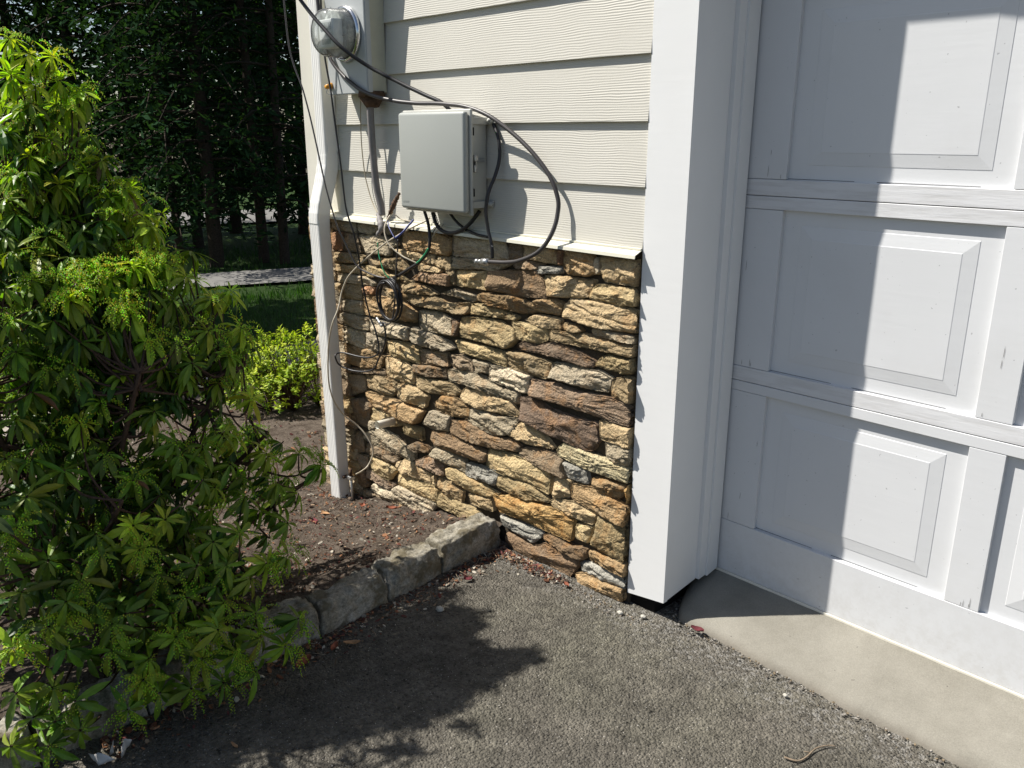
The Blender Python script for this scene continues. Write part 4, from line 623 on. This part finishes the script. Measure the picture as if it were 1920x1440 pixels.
sh=empty('pieris_shrub',(-.98,-1.3,0),'large green shrub with whorled leaves and yellow green flower strings at left','shrub')
lv=[];lf=[];lc=[]; bv=[];bf=[];bc=[]; sv=[];sf=[]
OLD=[(.030,.088,.018),(.042,.112,.020),(.058,.128,.024),(.025,.070,.017)]; YNG=[(.38,.54,.03),(.46,.60,.035),(.30,.48,.03),(.48,.57,.04)]
BRN=(.16,.085,.03)
cen=Vector((-.98,-1.35,.65)); rr=random.Random(11)
def lerp(a,b,t): return tuple(a[i]+(b[i]-a[i])*t for i in range(3))
def bead(P,r,c):
    b=len(bv); P=Vector(P)
    for q in((r,0,0),(-r,0,0),(0,r,0),(0,-r,0),(0,0,r*1.25),(0,0,-r*1.25)): bv.append(tuple(P+Vector(q)))
    for q in((0,2,4),(2,1,4),(1,3,4),(3,0,4),(2,0,5),(1,2,5),(3,1,5),(0,3,5)): bf.append(tuple(b+i for i in q))
    bc.extend([c]*6)
def rosette(P,young,rac,size=1.0,sparse=False):
    P=Vector(P); ax=(P-cen); ax.z=ax.z*.6+.55+.3*rr.random(); ax=(ax.normalized()+Vector((rr.uniform(-.3,.3),rr.uniform(-.3,.3),0))).normalized()
    e1=ax.orthogonal().normalized(); e2=ax.cross(e1)
    tiers=[(rr.randint(7,9),.95,-.25,.95),(rr.randint(7,9),.35,-.05,1.0)] if not sparse else [(rr.randint(7,10),.7,-.2,1.0)]
    if young>.45: tiers.append((rr.randint(6,9),-.45,.012,.62))
    oc=rr.choice(OLD); yc=rr.choice(YNG)
    for ti,(n,el,off,ls) in enumerate(tiers):
        a0=rr.uniform(0,6.3)
        for k_ in range(n):
            a=a0+2*math.pi*k_/n+rr.uniform(-.25,.25); e=el+rr.uniform(-.4,.45)
            rad=e1*math.cos(a)+e2*math.sin(a); d=(rad*math.cos(e)-ax*math.sin(e)).normalized(); u=(ax*math.cos(e)+rad*math.sin(e)).normalized()
            t=min(1,max(0,young*(.68+.3*ti)+rr.uniform(-.12,.12)))
            c=lerp(oc,yc,t); 
            if rr.random()<.006: c=BRN
            L=(.069*ls*size)*rr.uniform(.55,1.2); W=L*rr.uniform(.21,.28)
            c=tuple(v*rr.uniform(.85,1.15) for v in c)
            leaf(lv,lf,lc,P+ax*(off*.05)+rad*.004,d,u,L,W,c,rr.uniform(.1,1.3),rr.uniform(.1,.5))
    nr=(0,rr.randint(6,9),rr.randint(13,18))[rac]
    for k_ in range(nr):
        a=rr.uniform(0,6.3); rad=e1*math.cos(a)+e2*math.sin(a)
        d=(rad*rr.uniform(.5,1.0)+ax*.6).normalized(); L=rr.uniform(.05,.095)*size; p=P+ax*.01; m=int(L/.0042)
        yc2=lerp((.24,.40,.03),(.60,.70,.06),min(1,young*rr.uniform(.8,1.2)))
        pts=[]
        for i in range(m):
            t=i/m; d=(d+Vector((0,0,-.10))).normalized(); p=p+d*.0042; pts.append(p)
            if i>2:
                s=d.cross(Vector((0,0,1))).normalized() if abs(d.z)<.95 else Vector((1,0,0))
                o_=(s*(1 if i%2 else -1)*.0036+Vector((0,0,-.0018)))*(1.15-t*.7); c=tuple(v*rr.uniform(.7,1.25) for v in yc2)
                bead(p+o_,.0020*(1.2-.5*t),c)
                if i%3==0: bead(p+Vector((0,0,.0022)),.0017,c)
        b=len(bv)
        for q in pts[::4]+[pts[-1]]:
            for w_ in(Vector((.0007,0,0)),Vector((-.0004,.0006,0)),Vector((-.0004,-.0006,0))): bv.append(tuple(q+w_)); bc.append((.14,.2,.03))
        for i in range(len(pts[::4])):
            for w_ in range(3): bf.append((b+i*3+w_,b+i*3+(w_+1)%3,b+i*3+3+(w_+1)%3,b+i*3+3+w_))
    return ax
base=Vector((-1.0,-1.32,-.02)); limbs=[]
for tx,ty,tz in((-1.05,-1.28,1.3),(-.6,-1.25,.9),(-.65,-1.0,.85),(-.75,-.85,.6),(-.5,-1.1,.35),(-.62,-1.5,.5),(-.8,-1.62,1.0),(-1.3,-1.2,1.1),(-.7,-.7,.45),(-1.05,-1.5,1.3),(-1.3,-1.7,1.1),(-.55,-1.35,.6)):
    t_=Vector((tx,ty,tz)); m_=base.lerp(t_,.45)+Vector((rr.uniform(-.06,.06),rr.uniform(-.06,.06),rr.uniform(-.04,.06)))
    Pp=cr([base+Vector((rr.uniform(-.04,.04),rr.uniform(-.04,.04),0)),m_,t_],7); limbs.append(Pp)
    tube(sv,sf,Pp,lambda t:.014-.009*t,7)
def stem(P,ax):
    P=Vector(P); best=min(rr.sample([q for L in limbs for q in L[3:]],70),key=lambda q:(q-P).length+max(0,q.z-P.z)*1.2)
    if (best-P).length>.38: best=P+(best-P)*.38/(best-P).length+Vector((0,0,-.05))
    m_=best.lerp(P,.6)+Vector((rr.uniform(-.02,.02),rr.uniform(-.02,.02),-.03-.1*rr.random()*(P-best).length))
    tube(sv,sf,cr([best,m_,P],4),lambda t:.0042-.0024*t,5,False)
for x,y,z,yg,rc in ROS:
    yg=min(1,yg*.9+.22)
    if rc==0 and rr.random()<.35: rc=1
    ax=rosette((x,y,z),yg,rc,1.0); stem((x,y,z),ax)
    # older whorls behind, along the line of growth
    for q in range(5 if z>1.05 else 3 if z>.5 else 2):
        dv=(cen-Vector((x,y,z))); t=rr.uniform(.12,.75)
        P=Vector((x,y,z))+dv*t*.75+Vector((rr.uniform(-.09,.09),rr.uniform(-.09,.09),rr.uniform(-.12,.04)))
        if P.z<.08 or (P.z>.5 and P.x+.658*P.z>.0): continue
        px,py,f=proj(P)
        if px>600 or (px>520 and py>1010) or (px>330 and py<470 or px<330 and py<90): continue
        ax=rosette(P,.05+.25*rr.random(),0,rr.uniform(.85,1.05),rr.random()<.5)
        if rr.random()<.6: stem(P,ax)
SIL=[(0,60),(90,95),(150,170),(150,310),(290,340),(330,420),(330,490),(440,520),(480,600),(490,740),(600,850),(600,900),(520,990),(500,1060),(530,1130),(540,1230),(400,1260),(300,1330),(200,1370),(0,1440),(-900,1440),(-900,0)]
def inside(x,y):
    c=False; n=len(SIL)
    for i in range(n):
        (a,b),(d,e)=SIL[i],SIL[i-1]
        if (b>y)!=(e>y) and x<(d-a)*(y-b)/(e-b)+a: c=not c
    return c
cnt=0
while cnt<420:
    P=Vector((-1.0+rr.gauss(0,.30),-1.26+rr.gauss(0,.33),rr.uniform(.12,1.6))); px,py,f=proj(P)
    if P.x+.658*P.z<-.03 and inside(px,py) and f>2.15 and (P.z>.75 or rr.random()<.85): rosette(P,.15+.4*rr.random(),1 if rr.random()<.3 else 0,.95,rr.random()<.5); stem(P,None); cnt+=1
cnt=0
while cnt<85:
    P=Vector((-1.0+rr.gauss(0,.17),-1.24+rr.gauss(0,.17),rr.uniform(1.0,1.62))); px,py,f=proj(P)
    if P.x+.658*P.z<-.03 and inside(px,py) and f>2.2 and py>95: rosette(P,.35+.5*rr.random(),rr.choice((0,0,1)),1.0,True); stem(P,None); cnt+=1
cnt=0
while cnt<60:
    P=Vector((-.85+rr.gauss(0,.16),-1.68+rr.gauss(0,.15),rr.uniform(.5,1.4))); px,py,f=proj(P)
    if px<-10 and f>.9: rosette(P,rr.random()*.5,0,1.0); stem(P,None); cnt+=1
cnt=0
while cnt<115:
    P=Vector((-1.2+rr.gauss(0,.30),-1.62+rr.gauss(0,.27),rr.uniform(.15,1.62))); px,py,f=proj(P)
    if px<-10 and f>.9: rosette(P,rr.random()*.7*(P.z>.9),rr.choice((0,0,1)),1.0); stem(P,None); cnt+=1
pmesh('foliage',lv,lf,M['leaf'],sh,False,lc); pmesh('flower_strings',bv,bf,M['bloom'],sh,False,bc); pmesh('branches',sv,sf,M['twig'],sh,True)
# ---------------------------------------------------------------- golden shrub beyond the corner
gs=empty('golden_shrub',(-3.35,.75,H(-3.35)),'low bright yellow green shrub glowing in sun past the house corner','shrub')
vs=[];fs=[];cl=[];sv=[];sf=[]; rr=random.Random(3)
BL=[(-3.50,.62,.02,.28,.22),(-3.18,.78,.10,.30,.30),(-3.05,1.02,.20,.30,.30),(-3.45,.42,-.10,.20,.17),(-3.62,.78,-.02,.26,.2),(-3.25,.55,-.08,.22,.18),(-2.98,.80,-.10,.16,.16)]
for i in range(560):
    b_=rr.choice(BL); a=rr.uniform(0,6.28); z=rr.uniform(-.5,1); q=math.sqrt(1-z*z); r=rr.uniform(.72,1.06)+.10*fbm((math.cos(a)*2,math.sin(a)*2,z*2+b_[0]*7),2)
    P=Vector((b_[0]+b_[3]*r*q*math.cos(a),b_[1]+b_[3]*r*q*math.sin(a),b_[2]+b_[4]*r*z)); 
    if P.z<H(P.x)+.02: continue
    ax=Vector((q*math.cos(a)*.6,q*math.sin(a)*.6,.9)).normalized()
    tube(sv,sf,[(b_[0]*.7-3.35*.3,b_[1]*.7+.7*.3,H(b_[0])),P],.002,3,False)
    yt=rr.random()
    for k_ in range(rr.randint(9,13)):
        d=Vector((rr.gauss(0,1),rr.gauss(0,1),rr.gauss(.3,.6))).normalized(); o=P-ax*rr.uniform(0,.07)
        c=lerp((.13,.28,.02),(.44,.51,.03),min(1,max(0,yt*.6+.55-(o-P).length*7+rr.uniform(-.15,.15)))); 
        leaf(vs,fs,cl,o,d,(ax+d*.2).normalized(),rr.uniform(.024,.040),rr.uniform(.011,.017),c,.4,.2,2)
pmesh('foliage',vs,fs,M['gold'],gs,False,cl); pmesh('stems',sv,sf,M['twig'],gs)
# ---------------------------------------------------------------- path, lane, lawn beyond
def ribbon(name,pts,wid,m,dz):
    vs=[];fs=[]; 
    P=cr([(x,y,0) for x,y in pts],10)
    for i,p in enumerate(P):
        t=(P[min(i+1,len(P)-1)]-P[max(i-1,0)]).normalized(); n_=Vector((-t.y,t.x,0))
        for s in(-.5,-.25,0,.25,.5): q=p+n_*wid*s; vs.append((q.x,q.y,H(q.x)+dz+.004*fbm((q.x*3,q.y*3,0),2)))
    for i in range(len(P)-1):
        for j in range(4): a=i*5+j; fs.append((a,a+1,a+6,a+5))
    return tag(pmesh(name,vs,fs,m,None,True),kind='structure')
ribbon('garden_path',[(-3.9,-6),(-4.35,-2),(-4.7,0),(-4.9,1.2),(-5.0,2.2),(-5.0,3.5)],.75,M['pathm'],.012)
ribbon('lane',[(-18,-13),(-13.3,-4),(-11.1,1),(-10.05,3.36),(-9.4,4.75),(-6.5,11),(0,24)],1.5,M['road'],.03)
ribbon('side_road',[(-34,-20),(-26,0),(-22,9),(-17,20),(-12,34)],5.5,M['road'],.05)
# grass (stuff): blades on the nearer lawn
vs=[];fs=[];cl=[]; rr=random.Random(21)
for i in range(15000):
    if rr.random()<.72: x=rr.uniform(-8.4,-3.3); y=rr.uniform(-.5,4.2)
    else: x=rr.uniform(-14.5,-7); y=rr.uniform(0,9)
    if x>-4.35 and not(y>1.3): continue
    if -5.4<x<-4.25 and y<3.2 and abs(x+4.75-(-.03*(y)))<.42: continue
    lp=[(-18,-13),(-13.3,-4),(-11.1,1),(-10.05,3.36),(-9.4,4.75),(-6.5,11)]
    lx=next((a+(c-a)*(y-b)/(d-b) for (a,b),(c,d) in zip(lp,lp[1:]) if b<=y<=d),-99)
    if abs(x-lx)<.80: continue
    z=H(x); h=rr.uniform(.03,.07)*(1.6 if x<-8 else 1); a=rr.uniform(0,6.28); w_=.005*(2 if x<-8 else 1); dx,dy=math.cos(a)*w_,math.sin(a)*w_; lx,ly=rr.gauss(0,.02),rr.gauss(0,.02)
    b=len(vs); vs+= [(x-dx,y-dy,z-.01),(x+dx,y+dy,z-.01),(x+lx,y+ly,z+h)]; fs.append((b,b+1,b+2)); g=rr.uniform(.7,1.3); cl+=[(.035*g,.085*g,.018*g)]*3
tag(pmesh('grass',vs,fs,M['gold'],None,False,cl),'short green lawn grass in deep shade behind the shrubs','grass',kind='stuff')
# ---------------------------------------------------------------- trees
def tree(name,x,y,h,rad,z0,seed,label,nb=70,tone=(.018,.040,.019),cl_=60,size=.10,droop=.35,tr=.12,kindb='con',group='tall dark trees beyond the lane'):
    rr=random.Random(seed); zb=H(x)-.1; t=empty(name,(x,y,zb),label,'tree',group)
    vs=[];fs=[]; P=[(x,y,zb),(x+.02,y,zb+.35),(x+rr.uniform(-.1,.1),y+rr.uniform(-.1,.1),zb+h*.5),(x+rr.uniform(-.2,.2),y+rr.uniform(-.2,.2),zb+h*.96)]
    Q=cr(P,8); tube(vs,fs,Q,lambda q:tr*(1.25 if q<.02 else 1.0)*(1-q*.9),9)
    fv=[];ff=[];fc=[]
    for i in range(nb):
        u=(i+rr.random())/nb; z=zb+z0+(h-z0)*u
        if kindb=='con': r=rad*(1-u)**.7*min(1,.5+u*5)*rr.uniform(.6,1.15)+.15
        else: r=rad*math.sqrt(max(.05,1-(2*u-.9)**2*.9))*rr.uniform(.6,1.1)
        a=i*2.4+rr.uniform(-.4,.4); k_=min(len(Q)-1,int((z-zb)/h*len(Q))); c=Vector((Q[k_].x,Q[k_].y,z))
        up_=(.25 if kindb=='con' else .6)*r; e=c+Vector((r*math.cos(a),r*math.sin(a),up_*.4-droop*r)); m_=c.lerp(e,.5)+Vector((0,0,.12*r))
        B=cr([c,m_,e],5); tube(vs,fs,B,lambda q:.022*(1-q)+.004,4,False)
        tn=rr.uniform(.6,1.5)
        for j in range(cl_):
            q=rr.random()**.6; p=B[min(len(B)-1,int(q*len(B)))]+Vector((rr.gauss(0,.13*r*.5+.05),rr.gauss(0,.13*r*.5+.05),rr.gauss(-.05,.10)))
            d=Vector((rr.gauss(0,1),rr.gauss(0,1),rr.gauss(-.2,.6))).normalized(); s=d.orthogonal().normalized(); s=Matrix.Rotation(rr.uniform(0,6.28),3,d)@s
            L=size*rr.uniform(.5,1.6); W=L*(.30 if kindb=='con' else .55); g=tn*rr.uniform(.7,1.35); c3=tuple(v*g for v in tone); b=len(fv)
            fv+= [tuple(p-s*W*.5),tuple(p+d*L*.55-s*W*.55),tuple(p+d*L),tuple(p+d*L*.5+s*W*.55)]; ff.append((b,b+1,b+2,b+3)); fc+=[c3]*4
    pmesh('trunk',vs,fs,M['bark'],t,True); pmesh('crown',fv,ff,M['needle'],t,False,fc)
def at(px,dist,side=0): # world point on the terrain along the view column px
    d=fw+rt*((px-960)/1560); d.z=0; d.normalize(); return CAMP.x+d.x*dist, CAMP.y+d.y*dist
TD=[(365,15.0,11,1.7,.9,'thin dark conifer left of the thick trunk beyond the lane',.10),(430,14.6,14,2.0,1.0,'thick trunked dark conifer right behind the lane',.17),(515,14.8,13,1.9,.9,'dark conifer just left of the house corner',.13),(552,14.5,12,1.7,1.0,'slim dark conifer against the house corner',.12),
(400,18,15,2.3,1.2,'dark conifer behind the thin one',.15),(300,17.5,15,2.4,.8,'broad dark conifer right of the shrub top',.15),(215,19,15,3.0,.5,'broad dark conifer behind the tall shrub',.15),(120,20,16,2.8,.4,'dark conifer behind the shrub top',.15),(10,21.5,16,2.8,.4,'dark conifer at the far left edge',.15)]
for i,(px,dd,h,r_,z0,lb,tr) in enumerate(TD):
    x,y=at(px,dd); tree('conifer_tree',x,y,h,r_,z0,50+i,lb,nb=75 if px in(515,552) else 132,cl_=75 if px in(515,552) else 85,size=.12*dd/14.5,tr=tr)
TB=[(180,25,18,3.6,1.0,'leafy tree in the second row behind the dark conifers, left',.2),(310,23,16,3.4,1.6,'leafy tree in the second row behind the dark conifers, middle',.2),(470,21,5.5,2.3,1.0,'leafy green tree in the second row near the house corner',.2),(590,20,6,2.4,1.0,'pale green tree peeking past the house corner',.18),(50,25,18,3.6,1.0,'leafy tree in the second row behind the far left conifer',.2)]
for i,(px,dd,h,r_,z0,lb,tr) in enumerate(TB):
    x,y=at(px,dd); tree('leafy_tree',x,y,h,r_,z0,80+i,lb,nb=60,cl_=50,size=.20,tone=(.038,.08,.022),tr=tr,kindb='dec',droop=.1,group='leafy trees behind the conifers')
for i,(x,y,h,r_,lb) in enumerate([(-10.5,-1.3,14,1.9,'shade tree nearest the lawn, left of the frame'),(-13.2,-3.2,15,1.9,'taller shade tree farther left of the frame')]):
    tree('shade_tree',x,y,h,r_,1.6,120+i,lb,nb=110,cl_=70,size=.26,tone=(.016,.034,.012),tr=.17,kindb='dec',droop=.15,group='shade trees left of the frame')
for i,(px,dd) in enumerate([(660,19),(760,22),(880,26)]):
    x,y=at(px,dd); tree('leafy_tree',x,y,12,3.2,.8,160+i,['leafy tree hidden behind the house corner','leafy tree farther behind the house','leafy tree farthest behind the house'][i],nb=60,cl_=50,size=.24,tone=(.05,.10,.022),tr=.2,kindb='dec',droop=.1,group='leafy trees behind the house')
# ---------------------------------------------------------------- litter, leaves, small things
vs=[];fs=[];cl=[]; rr=random.Random(77)
def zg(x,y): return H(x,y)+.008 if x<curbx(y)-.10 else (.108 if x<curbx(y) else .002)
def chip(x,y,z,L,W,c,tilt=.5,thin=.15):
    b=len(vs); a=rr.uniform(0,6.28); n_=Vector((rr.gauss(0,tilt),rr.gauss(0,tilt),1)).normalized(); d=Vector((math.cos(a),math.sin(a),0)); d=(d-n_*d.dot(n_)).normalized(); s=n_.cross(d)
    P=Vector((x,y,z+L*.18)); sh_=[(-.5,-.2),(-.15,-.5),(.3,-.42),(.5,.1),(.1,.5),(-.4,.38)]
    for u,v in sh_: vs.append(tuple(P+d*L*u*rr.uniform(.8,1.2)+s*W*v*rr.uniform(.8,1.2)+n_*L*rr.uniform(-.06,.10)))
    for u,v in sh_: vs.append(tuple(Vector(vs[b+sh_.index((u,v))])-n_*L*thin))
    fs.append(tuple(b+i for i in range(6))); fs.append(tuple(b+6+i for i in range(6))[::-1])
    for i in range(6): fs.append((b+i,b+(i+1)%6,b+6+(i+1)%6,b+6+i))
    cl.extend([c]*12)
LC=[(.16,.07,.04),(.28,.20,.13),(.42,.38,.31),(.10,.05,.035),(.30,.15,.08),(.09,.065,.05),(.20,.15,.11),(.14,.05,.045),(.12,.09,.07)]
for i in range(5200):
    k_=rr.random()
    if k_<.62: x=rr.uniform(-1.9,-.68); y=rr.uniform(-1.3,-.05)
    elif k_<.82: y=rr.uniform(-1.5,-.06); x=curbx(y)+abs(rr.gauss(0,.05))+.006
    elif k_<.90: x=rr.uniform(-.55,-.22); y=-.06-abs(rr.gauss(0,.03))
    else: x=rr.uniform(-4,-1.9); y=rr.uniform(-1,.5)
    L=rr.uniform(.004,.015)*(1.5 if rr.random()<.13 else 1)*(1.6 if k_>.9 else 1); c=rr.choice(LC); g=rr.uniform(.6,1.2)
    chip(x,y,zg(x,y),L,L*rr.uniform(.3,.9),tuple(v*g for v in c))
# grit in the joint along apron and wall foot
for i in range(480):
    if rr.random()<.5: x=rr.uniform(.12,1.5); y=ye(x)-abs(rr.gauss(0,.02))-.002
    else: x=rr.uniform(-.5,.15); y=-.075-abs(rr.gauss(0,.025))
    L=rr.uniform(.003,.008); c=rr.choice([(.24,.22,.19),(.19,.15,.10),(.14,.12,.10),(.30,.28,.25)]); chip(x,y,0,L,L*.8,c,.5,.5)
# twigs and straw
for i in range(170):
    x=rr.uniform(-1.8,-.68); y=rr.uniform(-1.1,-.06); 
    if i>120: y=rr.uniform(-1.4,-.1); x=curbx(y)+abs(rr.gauss(0,.06))
    a=rr.uniform(0,6.28); L=rr.uniform(.02,.06); z=zg(x,y)+.006; b=len(vs)
    tube(vs,fs,[(x,y,z),(x+L*.5*math.cos(a),y+L*.5*math.sin(a),z+.006),(x+L*math.cos(a+.3),y+L*math.sin(a+.3),z)],.0009,4,False); c=rr.choice([(.3,.24,.17),(.12,.08,.05)]); cl.extend([c]*(len(vs)-b))
tag(pmesh('leaf_litter',vs,fs,M['litter'],None,False,cl),'mulch chips, twigs and grit scattered over the bed and along the curb','leaf litter',kind='stuff')
# single leaves and chips one can point at
def curled(name,x,y,z,L,W,c,rot,label,cat,curl=.6,group=None,n=7,lift=.35):
    vs=[];fs=[];cl=[]; rr=random.Random(int(x*1000)); ca,sa=math.cos(rot),math.sin(rot)
    for i in range(n+1):
        t=i/n; w_=W*math.sin(math.pi*min(1,max(.04,t*.94+.03)))**.7*(1+.25*rr.uniform(-1,1))
        for j in range(5):
            s=(j-2)/2; u=(t-.5)*L; v=s*w_/2; h=.0015+lift*W*(s*s)*.9+curl*.25*L*(abs(t-.5)*2)**2*.5+.0015*rr.random()
            vs.append((x+u*ca-v*sa,y+u*sa+v*ca,z+h)); g=rr.uniform(.75,1.2); cl.append(tuple(q*g for q in c))
    for i in range(n):
        for j in range(4): a=i*5+j; fs.append((a,a+1,a+6,a+5))
    return tag(pmesh(name,vs,fs,M['litter'],None,True,cl),label,cat,group)
G='dry leaves scattered on the ground'
RED=(.14,.035,.042); RBR=(.24,.085,.05); TAN=(.42,.25,.13)
LEAVES=[('l',(0.264, -0.002, 0.006),RED,0.042,0.022,0.2,'dark red curled leaf lying at the apron edge near the post'),('l',(0.823, 0.23, 0.055),RBR,0.028,0.012,0.1,'small brown shrivelled leaf alone on the concrete apron'),('l',(-0.196, -0.097, 0.006),RBR,0.03,0.016,-0.3,'reddish brown leaf lying under the lowest stone'),('l',(-0.409, -0.81, 0.006),TAN,0.05,0.018,0.9,'long orange tan leaf on the asphalt below the curb'),('l',(-0.428, -0.858, 0.006),RBR,0.045,0.02,2.2,'brown leaf beside the orange tan leaf below the curb'),('l',(-0.422, -0.964, 0.006),RBR,0.06,0.03,1.9,'rusty brown leaf in shade by the shrub edge and curb'),('l',(-1.155, -0.13, -0.03),RBR,0.05,0.025,0.6,'rust red leaf at the foot of the stone wall'),('l',(-1.334, -0.157, -0.07),RBR,0.035,0.02,2.4,'red leaf on the soil just right of the downspout'),('l',(-0.928, -0.203, -0.02),RED,0.05,0.025,0.8,'dark red leaf in the middle of the bed'),('l',(-1.432, -0.284, -0.1),TAN,0.05,0.022,0.2,'pale tan leaf on the soil left of the downspout foot'),('l',(-1.378, -0.368, -0.09),RED,0.05,0.025,2.8,'purplish leaf on the soil under the shrub tip'),('l',(-0.834, -0.184, -0.01),RED,0.035,0.018,1.5,'small dark red leaf near the granite curb'),('l',(-0.452, -0.315, 0.006),RED,0.03,0.018,1.0,'maroon leaf on the asphalt near the second curb block'),('l',(-0.241, -1.264, 0.006),TAN,0.03,0.01,0.1,'thin straw colored leaf in deep shade at the bottom')]
for nm,px,c,L,W,rot,lb in LEAVES: curled('dry_leaf',px[0],px[1],px[2],L,W,c,rot,lb,'leaf',group=G)
PEB=[('pebble', (0.363, 0.037, 0.004), 0.009, 'small round white pebble at the apron edge', 'pebble'), ('mortar_crumb', (0.036, -0.094, 0.004), 0.01, 'white mortar crumb on the asphalt below the post', 'mortar crumb'), ('mortar_crumb', (0.1, -0.058, 0.004), 0.009, 'round white mortar crumb under the post corner', 'mortar crumb'), ('mortar_crumb', (0.606, -0.084, 0.004), 0.007, 'tiny white fleck alone on the open asphalt', 'fleck'), ('pebble', (-1.058, -0.213, -0.04), 0.009, 'pale round pebble on the soil', 'pebble'), ('pebble', (-0.952, -0.225, -0.03), 0.009, 'pale pebble beside the dark red leaf in the bed', 'pebble'), ('pebble', (-0.378, -0.498, 0.004), 0.014, 'flat grey pebble on the shaded asphalt by the curb', 'pebble')]
TWIG=[(0.724, -0.303, 0.006), (0.752, -0.292, 0.006), (0.761, -0.264, 0.006), (0.763, -0.219, 0.006), (0.778, -0.187, 0.006), (0.792, -0.176, 0.006)]
SCRAP=[([(-0.46, -1.539, 0.01), (-0.406, -1.533, 0.006), (-0.381, -1.502, 0.02), (-0.402, -1.523, 0.04)], 'larger white paper scrap in the lower left corner'), ([(-0.411, -1.504, 0.02), (-0.352, -1.505, 0.1), (-0.398, -1.497, 0.03), (-0.416, -1.503, 0.01)], 'upright white paper scrap beside the larger one'), ([(-0.412, -1.479, 0.02), (-0.375, -1.474, 0.07), (-0.37, -1.46, 0.06), (-0.398, -1.467, 0.02), (-0.388, -1.485, 0.01)], 'torn white paper scrap right of the others in the lower left')]
BRP=(-12.524, 1.128, -0.5)
M['pebble']=plain('pale_pebble',(.42,.40,.35),.85,.2,var=.15,vs=80,bump=.001,bs=300); M['twig2']=plain('dry_twig',(.22,.17,.12),.9,.1,var=.3,vs=90,bump=.001,bs=300); M['paper']=plain('paper',(.55,.54,.53),.7,.2,var=.1,vs=40,bump=.0005,bs=200)
for nm,p,s,lb,cat in PEB:
    bm=bmesh.new(); bmesh.ops.create_icosphere(bm,subdivisions=3,radius=1)
    for v in bm.verts:
        q=1+.28*fbm((v.co.x*1.6+p[0]*9,v.co.y*1.6,v.co.z*1.6),3); v.co=Vector((p[0]+v.co.x*s*q,p[1]+v.co.y*s*.8*q,p[2]+v.co.z*s*.55*q+s*.2))
    tag(obj(nm,bm,M['pebble'],None,True),lb,cat)
vs=[];fs=[]; tube(vs,fs,cr(TWIG,6),lambda t:.0026-.0012*t,7); P=cr(TWIG,6); tube(vs,fs,[P[len(P)//2],P[len(P)//2]+Vector((-.012,-.012,.004))],.0014,5)
tag(pmesh('twig',vs,fs,M['twig2'],None,True),'bent dry twig lying on the asphalt near the bottom edge','twig')
for i,(pts,lb) in enumerate(SCRAP):
    bm=bmesh.new(); bmv=[bm.verts.new(p) for p in pts]; bm.faces.new(bmv); bmesh.ops.triangulate(bm,faces=bm.faces[:]); 
    bmesh.ops.subdivide_edges(bm,edges=bm.edges[:],cuts=3,use_grid_fill=True)
    for v in bm.verts: v.co.z+=.006*fbm((v.co.x*40,v.co.y*40,i),2)
    o=obj('paper_scrap',bm,M['paper'],None,True); md=o.modifiers.new('s','SOLIDIFY'); md.thickness=.0006; tag(o,lb,'paper scrap')
# brick edging glimpsed far left
bm=bmesh.new(); 
for i in range(6): box(bm,0+i*.21,.2+i*.21,-.05,.05,0,.13,.006,2)
bmesh.ops.rotate(bm,verts=bm.verts,matrix=Matrix.Rotation(R(38),3,'Z'))
bmesh.ops.translate(bm,verts=bm.verts,vec=BRP)
tag(obj('brick_edging',bm,M['brick']),'row of red bricks glimpsed through leaves at the far left','brick edging')
